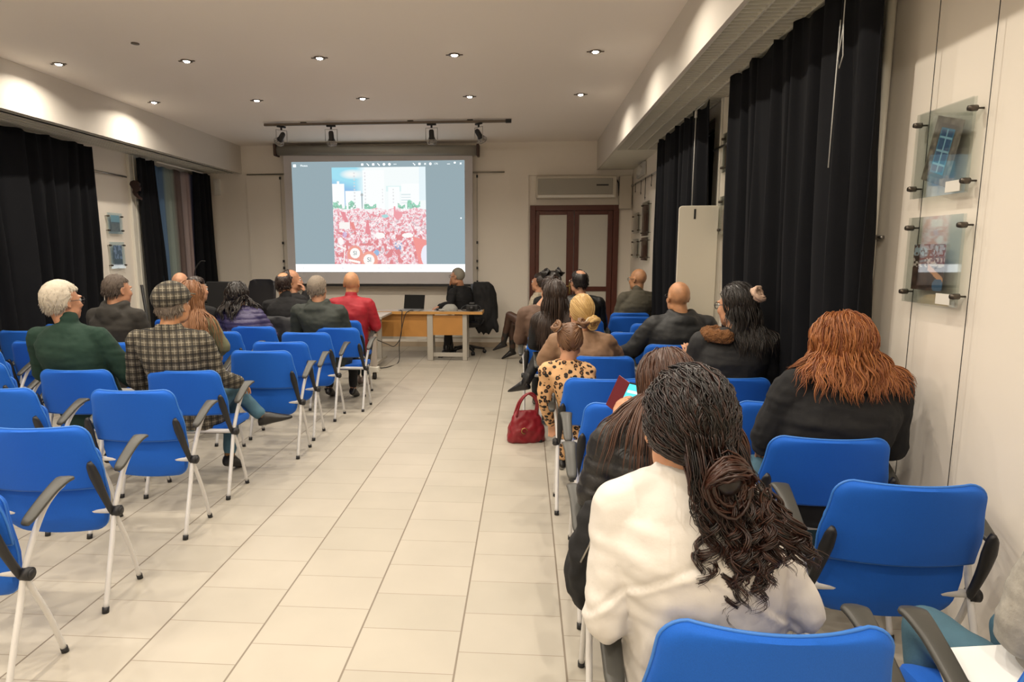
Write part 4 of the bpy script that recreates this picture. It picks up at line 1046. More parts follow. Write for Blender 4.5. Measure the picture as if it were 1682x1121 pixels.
def hair_cap(mb, R, c, kind, t, k=1.0, n=72, m=56, rough=.0, seed=0, tintf=None):
    D, r = head_grid(n, m)
    mk = hair_mask(D, kind)
    th = np.clip(mk/.16, -1, 1); th = np.where(th > 0, t*(.35+.65*th), -.012)
    if rough:
        th = th+np.where(mk > 0, rough*np.array([mnoise.noise(Vector(p)*5+Vector((seed, 0, 0)))+.6*mnoise.noise(Vector((p[0]*16, p[1]*16, p[2]*6+seed))) for p in D.tolist()]), 0)
    V = (HO+D*(r+th)[:, None])*k @ R.T+c
    mb.add(V, star_faces(n, m), tint=.15+.2*rng.random(len(V)))
def hc_z(c): return c[2]-.08
def strands(mb, R, c, N, L, r0, seed=0, kind='full', k=1.0, comb=(0, -.4, -1), grav=1.0, curl=0, freq=9, target=None, caps=(), tmax=1.0,
            offset=.012, region=None, clump=.35, nclump=40, drift=(0, 0, 0), sides=5, Lvar=.25, step=.014, wave=0, back_bias=0, part=None, ymax=None, zmin=None, taper_to=None, tm=.45):
    g = np.random.default_rng(seed)
    P0 = []; 
    while len(P0) < N:
        D = g.normal(size=(N*3, 3)); D /= np.linalg.norm(D, axis=1)[:, None]
        mk = hair_mask(D, kind) > .02
        if region is not None: mk &= region(D)
        P0 += D[mk].tolist()
    D = np.array(P0[:N]); r = head_radius(D)
    root = HO+D*(r+.002)[:, None]
    steps = int(L/step)+1
    # clumps
    ci = g.integers(0, N, nclump); cid = np.argmin(((root[:, None]-root[ci][None])**2).sum(2), axis=1)
    X = root*k @ R.T+c; path = [X.copy()]
    nrm = D @ R.T
    cb = np.array(comb, float) @ R.T
    if part is not None:      # comb sideways away from a centre parting
        cb = cb[None]+np.sign(D[:, :1])*part*np.clip(D[:, 1:2]*1.2+.55, 0, 1)*R[:, 0][None]
    Vv = np.broadcast_to(cb, X.shape)-nrm*(np.broadcast_to(cb, X.shape)*nrm).sum(1)[:, None]
    Vv = Vv/(np.linalg.norm(Vv, axis=1)[:, None]+1e-6)
    off = offset*(.3+.9*g.random(N))
    tgt = None if target is None else (np.array(target)*k) @ R.T+c
    ee = np.array([.0785, .100, .098])*k; ec = (np.array([0, -.014, .026])*k) @ R.T+c
    fe = np.array([.062, .070, .085])*k; fc = (np.array([0, .03, -.035])*k) @ R.T+c
    dr = np.array(drift, float)
    done = np.zeros(N, bool)
    for i in range(steps):
        if tgt is not None:
            to = tgt-X; dist = np.linalg.norm(to, axis=1)[:, None]; pull = np.where(dist < .07, .97, .65); Vn = Vv*(1-pull)+pull*to/(dist+1e-6); done |= dist[:, 0] < max(step*1.8, .02)
        else:
            Vn = Vv*.80+np.array([0, 0, -1])*.20*grav+dr*.1
        Vn = Vn/(np.linalg.norm(Vn, axis=1)[:, None]+1e-6)
        Xn = np.where(done[:, None], X, X+Vn*step)
        for E, C_ in ((ee, ec), (fe, fc)):
            q = (Xn-C_) @ R; e2 = E+off[:, None]; l = np.linalg.norm(q/e2, axis=1); inn = l < 1
            if inn.any(): q[inn] /= l[inn][:, None]; Xn[inn] = (q @ R.T+C_)[inn]
        if tgt is None:      # hair lies on the skull until it passes the ears
            q = (Xn-ec) @ R; e2 = ee+off[:, None]; l = np.linalg.norm(q/e2, axis=1); st = (l > 1)&(q[:, 2] > -.03*k)
            if st.any(): q[st] /= (l[st]**.85)[:, None]; Xn[st] = (q @ R.T+ec)[st]
        for a, b, ra, rb in caps:
            a = np.array(a); b = np.array(b); ab = b-a; tt = np.clip(((Xn-a) @ ab)/(ab @ ab), 0, 1); pr = a+tt[:, None]*ab; dd = Xn-pr; l = np.linalg.norm(dd, axis=1); rr = ra+(rb-ra)*tt+off*.7
            inn = l < rr; 
            if inn.any(): Xn[inn] = (pr+dd/(l[:, None]+1e-6)*rr[:, None])[inn]
        if ymax is not None: Xn[:, 1] = np.minimum(Xn[:, 1], ymax)
        if taper_to is not None:      # the mass gathers toward a line as it falls
            f = np.clip((hc_z(c)-Xn[:, 2])/.30, 0, 1)[:, None]*taper_to[2]; Xn[:, :2] += (np.array(taper_to[:2])-Xn[:, :2])*f
        Vv = Xn-X; nl = np.linalg.norm(Vv, axis=1)[:, None]; Vv = np.where(nl > 1e-6, Vv/(nl+1e-9), Vn); X = Xn; path.append(X.copy())
    Pth = np.array(path)                        # steps+1, N, 3
    S = Pth.shape[0]
    cen = np.zeros_like(Pth); 
    for q in range(nclump):
        mm = cid == q
        if mm.any(): cen[:, mm] = Pth[:, mm].mean(axis=1, keepdims=True)
    tt = np.linspace(0, 1, S)[:, None, None]
    Pth = Pth+(cen-Pth)*clump*np.clip(tt*1.6, 0, 1)
    phc = g.random(nclump)*6.28; fq = 1+.35*g.normal(size=nclump)*.5; am = .6+.8*g.random(nclump)
    Lf = 1-Lvar*g.random(N)
    for i in range(N):
        n_i = max(4, int(S*Lf[i])); P = Pth[:n_i, i].copy()
        if target is not None:
            dd = np.linalg.norm(np.diff(P, axis=0), axis=1); kk = int((dd > 1e-5).sum())+1; P = P[:max(kk, 3)]; n_i = len(P)
        if zmin is not None:
            zl = zmin[0]+(zmin[1]-zmin[0])*g.random()**.8; kk = int((P[:, 2] > zl).sum()); P = P[:max(kk, 4)]; n_i = len(P)
        q = cid[i]; s = np.arange(n_i)*step
        if curl:
            a = curl*am[q]*np.clip((s-.05)/.16, 0, 1)*(.75+.5*g.random()); ph = phc[q]+s*2*PI*freq*fq[q]+g.normal()*.35
            P[:, 0] += a*np.cos(ph); P[:, 1] += a*.8*np.sin(ph)
        if wave:
            a = wave*am[q]*np.clip(s/.10, 0, 1); P[:, 0] += a*np.sin(phc[q]+s*2*PI*freq*fq[q]+g.normal()*.2); P[:, 1] += .5*a*np.cos(phc[q]*2+s*2*PI*freq*fq[q])
        rad = r0*(.7+.6*g.random())*np.interp(np.linspace(0, 1, n_i), [0, .15, .7, 1], [.5, 1, .9, .15])
        mb.tube(P, rad, sides, tint=float(np.clip(g.normal(tm, .28), 0, 1)))
HAIR = dict(
    black=mat('black hair', (.006, .005, .005), .38, tint=(.028, .019, .014)), curly=mat('curly black hair', (.004, .003, .003), .33, tint=(.048, .015, .008)),
    red=mat('copper hair', (.17, .042, .012), .42, tint=(.42, .16, .045)), brown=mat('brown hair', (.038, .015, .009), .38, tint=(.10, .042, .022)),
    light=mat('light brown hair', (.16, .065, .025), .45, tint=(.34, .16, .07)), dark=mat('dark brown hair', (.016, .009, .007), .4, tint=(.05, .028, .018)),
    blonde=mat('blonde hair', (.38, .22, .07), .45, tint=(.66, .45, .18)), white=mat('white grey hair', (.48, .42, .33), .6, tint=(.66, .60, .50)),
    grey=mat('grey hair', (.20, .16, .12), .65, tint=(.34, .28, .22)), salt=mat('cropped brown grey hair', (.075, .055, .042), .7, tint=(.13, .10, .08)),
    stub=mat('grey stubble', (.22, .20, .16), .7, tint=(.30, .27, .22)), girl=mat('girl brown hair', (.10, .045, .020), .45, tint=(.22, .11, .05)))
m_jean = mat('denim', (.055, .13, .18), .8, noise=.3, nscale=12, bump=.3, bscale=90)
m_blkcl = mat('black cloth', (.006, .006, .007), .85, bump=.35, bscale=24, bdist=.008)
m_shoe = mat('black shoe leather', (.010, .009, .009), .35)
m_gla = mat('spectacle frame', (.01, .01, .012), .3)
def cloth(name, col, rough=.85, bump=.35, bscale=22, noise=.15):
    return mat(name, col, rough, bump=bump, bscale=bscale, noise=noise, nscale=5, bdist=.008)
def hand(mb, w, d, nrm, side, curl=.5, k=1.0):
    """palm and five fingers from wrist w pointing along d, nrm = back of the hand"""
    d = np.array(d, float); d /= np.linalg.norm(d); nrm = np.array(nrm, float); nrm -= d*nrm.dot(d); nrm /= np.linalg.norm(nrm)
    s = np.cross(d, nrm)*side; w = np.array(w, float)
    for q in (-.9, -.3, .3, .9): mb.cap(w+s*q*.016*k, w+d*.078*k+s*q*.030*k, .013*k, .011*k, 8)
    for q, (u, L) in enumerate(((-.033, .062), (-.011, .074), (.011, .080), (.033, .070))):
        p = w+d*.082*k+s*(-u)*k; dd = d.copy(); 
        for j, f in enumerate((.45, .32, .23)):
            a = curl*(.5+.35*j); dd = dd*math.cos(a)-nrm*math.sin(a); e = p+dd*L*f*k; mb.cap(p, e, (.0088-.0008*j)*k, (.0082-.0009*j)*k, 8); p = e
    p = w+d*.022*k+s*.026*k; e = p+(d*.6+s*.75-nrm*.2)*.034*k; mb.cap(p, e, .012*k, .010*k, 8); e2 = e+(d*.85+s*.3-nrm*.35)*.030*k; mb.cap(e, e2, .0098*k, .008*k, 8)
def torso_rings(sp, right, n=28):
    R = []; a = np.arange(n)*2*PI/n; ca, sa = np.cos(a), np.sin(a)
    for c, w, d in sp:
        c = np.array(c, float); fwd = np.cross([0, 0, 1], right)
        R.append(c+np.outer(np.sign(ca)*abs(ca)**.85*w, right)+np.outer(np.sign(sa)*abs(sa)**.9*d, fwd))
    return R
NP = [0]
def person(label, base, head, look=(0, 0, 0), pel=None, nb=None, tyaw=0.0, sw=.19, bulk=1.0, k=1.0, skin='fair', vox=None,
           shirt=None, g=.018, collar='crew', sleeve=1.0, puff=0, wr=.006, arms=None, legs=None, pants=None, shoes=None,
           group=None, name='person', hands=True, low=False, hem=.50, drop=.085, loose=0, hk=1.18, seam=None):
    bx, by = base; t = thing(name, label, 'person', (bx, by, 0), 0, group)
    B = np.array([bx, by, 0.]); hc = np.array(head, float)-B
    R = rotm(look[1], look[2], look[0]); hs = k*hk
    pel = (np.array(pel, float) if pel is not None else np.array([bx, by, .55]))-B if pel is not None else np.array([0, 0, .55])
    nbp = (np.array(nb, float)-B+np.array([0, 0, .045*k])) if nb is not None else hc*np.array([.75, 1, 1])+np.array([0, -.045, -.165*k])
    cy, sy = math.cos(tyaw), math.sin(tyaw); right = np.array([cy, sy, 0]); fwd = np.array([-sy, cy, 0])
    SH = [nbp+right*s*sw*k+np.array([0, 0, -drop*k])+fwd*.0 for s in (-1, 1)]
    up = nbp-pel
    def at(tt, back=0): return pel+up*tt-fwd*back
    b = bulk*k
    spine = [(pel+np.array([0, 0, -.10*k]), .165*b, .115*b), (pel, .180*b, .128*b), (at(.22, .01), .165*b, .122*b), (at(.45, .03), .168*b, .120*b), (at(.68, .035), .180*b, .125*b), (at(.80, .025), (sw-.005)*k, .110*b), (at(.90, .015), (sw-.05)*k, .088*b), (at(.97, .005), (sw-.095)*k, .072*b), (at(1.02), .064*k, .060*k)]
    # arms
    arms = arms or [None, None]; EL = []; WR = []; 
    for i, s in enumerate((-1, 1)):
        A = arms[i]
        if A is None:
            e = SH[i]+right*s*.05*k+fwd*.07*k+np.array([0, 0, -.27*k]); w_ = e-right*s*.13*k+fwd*.20*k+np.array([0, 0, -.05*k])
        else: e, w_ = np.array(A[0])-B, np.array(A[1])-B
        EL.append(e); WR.append(w_)
    # legs
    legs = legs or [None, None]; HP = []; KN = []; AN = []; TO = []
    for i, s in enumerate((-1, 1)):
        h = pel+right*s*.09*k+np.array([0, 0, -.03]); HP.append(h); G = legs[i]
        if G is None:
            kn = h+fwd*.37*k+right*s*.05+np.array([0, 0, .03]); an = kn+fwd*-.06+np.array([0, 0, -(kn[2]-.10)]); to = an+fwd*.15*k+np.array([0, 0, -.05])
        else: kn, an, to = [np.array(q)-B for q in G]
        KN.append(kn); AN.append(an); TO.append(to)
    vox = vox or (.0065 if by < 4.6 else .0085)
    # ---- body, one continuous skin
    mb = MB(); head_parts(mb, R, hc, hs)
    mb.cap(hc+R @ np.array([0, -.022, -.045])*hs, nbp+np.array([0, .0, -.01]), .056*hs*.95, .064*k, 20)
    mb.rings(torso_rings([(c, w*.90, d*.88) for c, w, d in spine], right))
    for i in (0, 1):
        mb.cap(nbp+np.array([0, 0, -.03*k]), SH[i], .05*k, .045*k); mb.cap(SH[i], EL[i], .046*k, .038*k); mb.cap(EL[i], WR[i], .038*k, .025*k)
        if hands:
            d = WR[i]-EL[i]; d = d/np.linalg.norm(d); H_ = (arms[i][2] if arms[i] is not None and len(arms[i]) > 2 else dict())
            hand(mb, WR[i], H_.get('d', d*.8+np.array([0, 0, -.25])), H_.get('n', (0, 0, 1)), (1 if i == 0 else -1)*H_.get('s', 1), H_.get('curl', .45), k*.95)
        mb.cap(HP[i], KN[i], .078*b, .052*k); mb.cap(KN[i], AN[i], .050*k, .034*k); mb.cap(AN[i], AN[i]+(TO[i]-AN[i])*.3, .030*k, .026*k)
    o = mb.build('body', SK[skin], t); voxelize(o, vox, 2, .45)
    # ---- top
    caps = []
    for i in (0, 1):
        caps += [(nbp+np.array([0, 0, -.05*k]), SH[i], .085*k+g, .06*k+g), (SH[i], EL[i], .055*k+g, .045*k+g)]
    for q in range(len(spine)-2):
        c0, w0, d0 = spine[q]; c1, w1, d1 = spine[q+1]
        for s in (-.55, 0, .55): caps.append((c0+right*s*w0, c1+right*s*w1, d0*.98+g, d1*.98+g))
    if shirt is not None:
        mb = MB(); lo = pel+np.array([0, 0, hem-.55-pel[2]+.55]) if False else pel+np.array([0, 0, -.07*k])
        sp = [(c, w+g+loose*(1-i/6), d+g+loose*(1-i/6)) for i, (c, w, d) in enumerate(spine)][0 if hem <= .5 else 1:]
        mb.rings(torso_rings(sp, right))
        for i in (0, 1):
            mb.cap(nbp+np.array([0, 0, -.030*k]), SH[i], .050*k+g*.5, .050*k+g); mb.cap(SH[i], EL[i], .050*b+g, .043*b+g*.9)
            if sleeve > 0: mb.cap(EL[i], EL[i]+(WR[i]-EL[i])*sleeve*.95, .043*b+g*.9, .031*k+g*.8)
        if collar in ('high', 'stand'):
            mb.cap(nbp+np.array([0, -.002, -.02]), nbp+np.array([0, .006, .045])*k, .074*k, .068*k, 20)
        if collar == 'hood':
            for q in range(15):
                a = PI*.9+q*(PI*1.2/14); mb.ell(nbp+right*math.cos(a)*.088*k+fwd*math.sin(a)*.078*k+np.array([0, 0, .012-.028*max(0, -math.sin(a))])*k, (.042*k, .042*k, .046*k), 10, 8)
            mb.ell(nbp-fwd*.105*k+np.array([0, 0, -.060*k]), (.125*k, .050*k, .075*k), 16, 12); mb.ell(nbp-fwd*.125*k+np.array([0, 0, -.12*k]), (.070*k, .038*k, .065*k), 12, 10)
        if collar == 'fold':
            for q in range(13):
                a = PI*.85+q*(PI*1.3/12); mb.ell(nbp+right*math.cos(a)*.074*k+fwd*math.sin(a)*.068*k+np.array([0, 0, .005]), (.020*k, .020*k, .038*k), 8, 8)
        sd = random.random()*50
        def disp(co, no):
            out = np.zeros(len(co))
            for j, p in enumerate(co.tolist()):
                v = mnoise.noise(Vector((p[0]*9+sd, p[1]*9, p[2]*13)))*wr+mnoise.noise(Vector((p[0]*26, p[1]*26+sd, p[2]*30)))*wr*.45
                v += wr*.9*max(0, mnoise.noise(Vector((p[0]*5+p[2]*16, p[1]*5, p[2]*22+sd))))
                if puff: v += puff*(abs(math.sin((p[2]+.25*p[0]*0+.004*sd)*PI/.055))**.55-.6)
                if seam and no[j][1] < .2:
                    dz = p[2]-(seam[0]-seam[1]*abs(p[0]-nbp[0])**1.3); v += .005*math.exp(-((dz+.008)/.009)**2)-.005*math.exp(-((dz-.008)/.009)**2)+(.006*max(0, math.sin(p[0]*70+math.sin(p[2]*20)*1.2))*min(1, max(0, -dz*8)) if dz < 0 else 0)
                out[j] = v
            return out
        o = mb.build('top', shirt, t); voxelize(o, .0085 if by < 4.6 else .011, 4, .5, disp)
        if collar == 'shirt':
            mbc = MB(); mbc.tube([nbp+right*math.cos(a)*.060*k+fwd*math.sin(a)*.056*k+np.array([0, 0, .02*k]) for a in np.linspace(PI*.8, PI*2.2, 16)], .012*k, 8)
            mbc.build('shirt_collar', mat('collar white', (.70, .55, .45), .7), t)
    if pants is not None:
        mb = MB(); mb.rings(torso_rings([(pel+np.array([0, 0, -.115*k]), .15*b, .11*b), (pel+np.array([0, 0, -.04]), .182*b, .135*b), (pel+np.array([0, 0, .04]), .172*b, .125*b)], right))
        for i in (0, 1): mb.cap(HP[i], KN[i], .088*b, .064*k); mb.cap(KN[i], KN[i]+(AN[i]-KN[i])*.86, .062*k, .050*k)
        sd2 = random.random()*30
        o = mb.build('trousers', pants, t); voxelize(o, .011, 4, .5, lambda co, no: np.array([.006*mnoise.noise(Vector((p[0]*14+sd2, p[1]*14, p[2]*14))) for p in co.tolist()]))
    if shoes is not None:
        for i in (0, 1):
            mb = MB(); an, to = AN[i], TO[i]; v = to-an; fw = v/np.linalg.norm(v); sd_ = np.cross(fw, [0, 0, 1]); sd_ /= np.linalg.norm(sd_); u = np.cross(sd_, fw)
            heel = an-fw*.045-u*.045
            sole_u = u
            R_ = []
            for q, (f, w, h0, h1) in enumerate(((-.05, .018, -.055, -.02), (-.035, .036, -.06, .03), (.0, .040, -.062, .05), (.05, .040, -.06, .032), (.10, .044, -.06, .008), (.15, .042, -.06, -.012), (.19, .030, -.058, -.030), (.205, .012, -.055, -.040))):
                a = np.arange(14)*2*PI/14; R_.append(an+fw*f*k+np.outer(np.cos(a)*w*k, sd_)+np.outer((h0+h1)/2*k+np.sin(a)*(h1-h0)/2*k, sole_u))
            mb.rings(R_)
            if low: mb.cap(an, an+(KN[i]-an)*low, .045*k, .055*k)
            mb.build('shoe', shoes, t)
    ctx = dict(t=t, R=R, hc=hc, nb=nbp, SH=SH, EL=EL, WR=WR, caps=caps, k=hs, pel=pel, right=right, fwd=fwd, AN=AN, KN=KN, TO=TO, B=B)
    # ---- eyes
    mb = MB()
    for s in (-1, 1): mb.ell(R @ (np.array([s*.031, .0795, .008])*hs)+hc, .0125*hs, 10, 8)
    mb.build('eyes', mat('eye white', (.6, .58, .55), .2), t)
    mb = MB()
    for s in (-1, 1): mb.ell(R @ (np.array([s*.031, .0905, .008])*hs)+hc, (.0055*hs, .0025*hs, .0055*hs), 8, 6, R)
    mb.build('irises', mat('iris', (.03, .015, .008), .2), t)
    return ctx
def glasses(c, material=None):
    mb = MB(); R, hc, k = c['R'], c['hc'], c['k']
    def T(p): return R @ (np.array(p)*k)+hc
    for s in (-1, 1):
        mb.tube([T((s*.033+.024*math.cos(q*PI/8), .104-.01*abs(math.cos(q*PI/8)), .008+.018*math.sin(q*PI/8))) for q in range(17)], .0022*k, 5)
        mb.tube([T((s*.057, .098, .012)), T((s*.074, .07, .012)), T((s*.081, -.005, .010)), T((s*.080, -.03, -.004))], .0022*k, 5)
    mb.tube([T((-.010, .108, .012)), T((.010, .108, .012))], .002*k, 5)
    mb.build('glasses', material or m_gla, c['t'])
def cap_hair(c, kind, t, m_, rough=.002, seed=0, beard=False):
    mb = MB(); hair_cap(mb, c['R'], c['hc'], kind, t, c['k'], rough=rough, seed=seed)
    if c['k'] > 0 and t >= .006 and c['B'][1] < 8:
        strands(mb, c['R'], c['hc'], 900 if c['B'][1] < 5 else 450, .035, .0016 if c['B'][1] < 5 else .0026, seed=seed+200, kind=kind, k=c['k'], comb=(.2, -.6, -.7), offset=t*.9, sides=3, step=.007, clump=.2, wave=.002, freq=14, tm=.5)
    mb.build('hair', m_, c['t'])
def bun(mb, c, p, r, turns=5, rr=.010, seed=0, tint=.5):
    """coiled knot of hair"""
    R, hc, k = c['R'], c['hc'], c['k']; g = np.random.default_rng(seed)
    ctr = R @ (np.array(p)*k)+hc; ax = R @ (np.array(p)/np.linalg.norm(p)); u = np.cross(ax, [0, 0, 1.]); u /= np.linalg.norm(u)+1e-9; v = np.cross(ax, u)
    mb.ell(ctr, r*.62*k, 14, 10, tint=.1)
    for q in range(turns*3):
        ph = g.random()*6.28; tilt = g.normal()*.35; R0 = r*(.55+.45*g.random()); P = []
        for i in range(15):
            a = ph+i*2*PI/14*.8; h = tilt*math.sin(a)*R0+.3*r*g.normal()*.2
            P.append(ctr+(u*math.cos(a)+v*math.sin(a))*R0*k+ax*(h+.25*r)*k)
        mb.tube(P, rr*k*(.6+.6*g.random())*np.interp(np.linspace(0, 1, 15), [0, .2, .8, 1], [.3, 1, 1, .3]), 6, tint=float(np.clip(g.normal(tint, .25), 0, 1)))
def add_strands(c, m_, segs, base=None, name='hair'):
    mb = MB()
    if base: hair_cap(mb, c['R'], c['hc'], base[0], base[1], c['k'], rough=base[2] if len(base) > 2 else .002)
    for s in segs: strands(mb, c['R'], c['hc'], caps=c['caps'], k=c['k'], **s)
    return mb, lambda: mb.build(name, m_, c['t'])

def ringlets(mb, specs, seed, r0=.0017, per=15, sides=4):
    """corkscrew locks; spec = (start, end, back y, helix radius, period)"""
    g = np.random.default_rng(seed)
    for p0, p1, yb, hr, pd in specs:
        p0, p1 = np.array(p0), np.array(p1); n = 46; t = np.linspace(0, 1, n)
        mid = (p0+p1)/2+np.array([g.normal()*.012, -.01, .01])
        C = ((1-t)**2)[:, None]*p0+(2*t*(1-t))[:, None]*mid+(t**2)[:, None]*p1
        C[:, 1] = np.minimum(C[:, 1], yb-.004); Ls = np.linalg.norm(p1-p0); ph0 = g.random()*6.28; sg = 1 if g.random() < .5 else -1
        rad = hr*np.clip(t*1.5+.12, 0, 1)*(1+.15*np.sin(t*9+ph0))
        for q in range(per):
            w = ph0+g.normal()*.28; o = g.normal(size=3)*.0030; e = 1-.22*g.random(); m = int(n*e)
            ph = w+sg*2*PI*t*Ls/pd
            P = C+np.stack([rad*np.cos(ph), rad*.75*np.sin(ph), 0*t], 1)*(1+.12*g.normal())+o*(np.clip(t*3, 0, 1)[:, None])
            P = P[:m]; rr = r0*(.7+.6*g.random())*np.interp(np.linspace(0, 1, m), [0, .2, .75, 1], [.8, 1, .9, .1])
            mb.tube(P, rr, sides, tint=float(np.clip(g.normal(.42, .3), 0, 1)))
# plaid cloth
m, nt, b = _new('checked tweed'); L = nt.links.new
tc = nt.nodes.new('ShaderNodeTexCoord'); sp_ = nt.nodes.new('ShaderNodeSeparateXYZ'); L(tc.outputs['Object'], sp_.inputs['Vector'])
def node(op, a, bb=None):
    q = nt.nodes.new('ShaderNodeMath'); q.operation = op
    for i, v in enumerate((a, bb)):
        if v is None: continue
        if isinstance(v, (int, float)): q.inputs[i].default_value = v
        else: L(v, q.inputs[i])
    return q.outputs[0]
def line(co, period, off, w): return node('LESS_THAN', node('ABSOLUTE', node('SUBTRACT', node('FRACT', node('DIVIDE', node('ADD', co, 10+off), period)), .5)), w/period)
xx = node('ADD', sp_.outputs['X'], node('MULTIPLY', sp_.outputs['Y'], .6)); zz = sp_.outputs['Z']
dk = node('MINIMUM', node('ADD', node('ADD', line(xx, .052, 0, .0035), line(xx, .052, .009, .0016)), node('ADD', line(zz, .052, 0, .0035), line(zz, .052, .009, .0016))), 1)
lt = node('MINIMUM', node('ADD', line(xx, .052, .026, .0022), line(zz, .052, .026, .0022)), 1)
nz = nt.nodes.new('ShaderNodeTexNoise'); nz.inputs['Scale'].default_value = 250; L(tc.outputs['Object'], nz.inputs['Vector'])
r0 = ramp(nt, [(.3, (.055, .046, .032)), (.7, (.13, .112, .08))]); L(nz.outputs['Fac'], r0.inputs['Fac'])
a1 = nt.nodes.new('ShaderNodeMix'); a1.data_type = 'RGBA'; L(lt, a1.inputs['Factor']); L(r0.outputs['Color'], a1.inputs['A']); a1.inputs['B'].default_value = (.26, .235, .18, 1)
a2 = nt.nodes.new('ShaderNodeMix'); a2.data_type = 'RGBA'; L(dk, a2.inputs['Factor']); L(a1.outputs['Result'], a2.inputs['A']); a2.inputs['B'].default_value = (.010, .009, .008, 1)
L(a2.outputs['Result'], b.inputs['Base Color']); b.inputs['Roughness'].default_value = .9
m_tweed = m
# leopard print
m, nt, b = _new('leopard print'); L = nt.links.new
tc = nt.nodes.new('ShaderNodeTexCoord'); vo = nt.nodes.new('ShaderNodeTexVoronoi'); vo.inputs['Scale'].default_value = 30; vo.inputs['Randomness'].default_value = .8
nz = nt.nodes.new('ShaderNodeTexNoise'); nz.inputs['Scale'].default_value = 45; L(tc.outputs['Object'], nz.inputs['Vector'])
ad = nt.nodes.new('ShaderNodeVectorMath'); ad.operation = 'MULTIPLY_ADD'; L(nz.outputs['Color'], ad.inputs[0]); ad.inputs[1].default_value = (.018, .018, .018); L(tc.outputs['Object'], ad.inputs[2]); L(ad.outputs['Vector'], vo.inputs['Vector'])
r0 = ramp(nt, [(0, (.30, .13, .045)), (.16, (.30, .13, .045)), (.19, (.012, .008, .006)), (.42, (.012, .008, .006)), (.46, (.62, .36, .17)), (1, (.66, .40, .20))]); L(vo.outputs['Distance'], r0.inputs['Fac'])
vs = nt.nodes.new('ShaderNodeTexNoise'); vs.inputs['Scale'].default_value = 30; L(tc.outputs['Object'], vs.inputs['Vector'])
r1 = ramp(nt, [(.70, (0, 0, 0)), (.74, (1, 1, 1))]); L(vs.outputs['Fac'], r1.inputs['Fac'])
mx = nt.nodes.new('ShaderNodeMix'); mx.data_type = 'RGBA'; L(r1.outputs['Color'], mx.inputs['Factor']); L(r0.outputs['Color'], mx.inputs['A']); mx.inputs['B'].default_value = (.64, .38, .18, 1)
L(mx.outputs['Result'], b.inputs['Base Color']); b.inputs['Roughness'].default_value = .8
m_leo = m

# ---------------------------------------------------------------- LEFT BLOCK
c = person('white haired man with glasses in a dark green sweater', (-3.10, 4.20), (-3.235, 4.15, 1.335), (-.35, .0, 0), nb=(-3.20, 4.13, 1.13), sw=.225, bulk=1.18, skin='warm',
    shirt=cloth('dark green knit', (.008, .032, .020), .9), collar='high', pants=m_blkcl, shoes=m_shoe, arms=[None, ((-2.83, 4.20, .80), (-2.86, 4.42, .66))])
cap_hair(c, 'full', .014, HAIR['white'], .003, 1); glasses(c)
c = person('man with cropped hair in a dark grey hoodie', (-3.72, 5.46), (-3.69, 5.42, 1.335), (-.40, -.05, 0), nb=(-3.70, 5.38, 1.15), sw=.20, bulk=1.08, skin='warm',
    shirt=cloth('charcoal hoodie', (.030, .027, .023), .9), collar='hood', pants=m_blkcl, shoes=m_shoe)
cap_hair(c, 'full', .007, HAIR['salt'], .001, 2)
c = person('man in a checked tweed jacket and matching flat cap, legs crossed', (-2.36, 4.20), (-2.445, 4.17, 1.31), (-.08, .10, 0), nb=(-2.46, 4.12, 1.11), sw=.225, bulk=1.12, skin='tan',
    shirt=m_tweed, g=.024, collar='fold', pants=m_jean, shoes=m_shoe, arms=[((-2.76, 4.18, .78), (-2.68, 4.38, .62)), ((-2.17, 4.19, .80), (-2.13, 4.42, .72))],
    legs=[((-2.28, 4.62, .56), (-2.26, 4.47, .11), (-2.24, 4.62, .05)), ((-2.24, 4.52, .66), (-2.01, 4.56, .415), (-1.87, 4.62, .44))])
cap_hair(c, 'full', .010, HAIR['grey'], .001, 3)
# flat cap
def flat_cap(c):
    mb = MB(); D, r = head_grid(48, 36); R, hc, k = c['R'], c['hc'], c['k']
    z = D[:, 2]; y = D[:, 1]
    lim = z-.16-.10*y
    th = np.where(lim > 0, .016+.014*np.clip(lim*3, 0, 1)+.012*np.clip(y, 0, 1), -.02)
    V = (HO+D*(r+th)[:, None])*k @ R.T+hc; mb.add(V, star_faces(48, 36))
    P = []
    for a in np.linspace(-1.0, 1.0, 11):
        P.append([R @ (np.array([.075*math.sin(a), .055+.055*math.cos(a), .058])*k)+hc, R @ (np.array([.082*math.sin(a), .085+.075*math.cos(a), .046])*k)+hc])
    mb.grid(np.array(P), thick=.006); mb.build('flat_cap', m_tweed, c['t'])
flat_cap(c)
MB().tube([c['nb']+c['right']*math.cos(a)*.066+c['fwd']*math.sin(a)*.060+np.array([0, 0, .018]) for a in np.linspace(PI*.85, PI*2.15, 16)], .011, 8).build('shirt_collar', mat('pink collar', (.62, .36, .26), .7), c['t'])
for i in (0, 1):
    an, kn = c['AN'][i], c['KN'][i]; MB().cap(an+(kn-an)*.02, an+(kn-an)*.22, .038, .042, 14).build('sock', mat('tan sock', (.16, .085, .035), .9), c['t'])
c = person('woman with long light brown hair in an olive sweater', (-2.97, 5.38), (-2.965, 5.36, 1.285), (-.15, .05, 0), nb=(-2.94, 5.31, 1.08), sw=.17, bulk=.95, k=.97,
    shirt=cloth('olive sweater', (.155, .155, .085), .9), pants=m_jean, shoes=m_shoe, arms=[None, ((-2.70, 5.36, .84), (-2.84, 5.56, .76))])
mb, fin = add_strands(c, HAIR['light'], [dict(N=650, L=.62, r0=.0035, sides=4, seed=21, comb=(0, -.5, -.9), part=.7, wave=.006, freq=5, clump=.4, nclump=50, offset=.016)], ('full', .012)); fin()
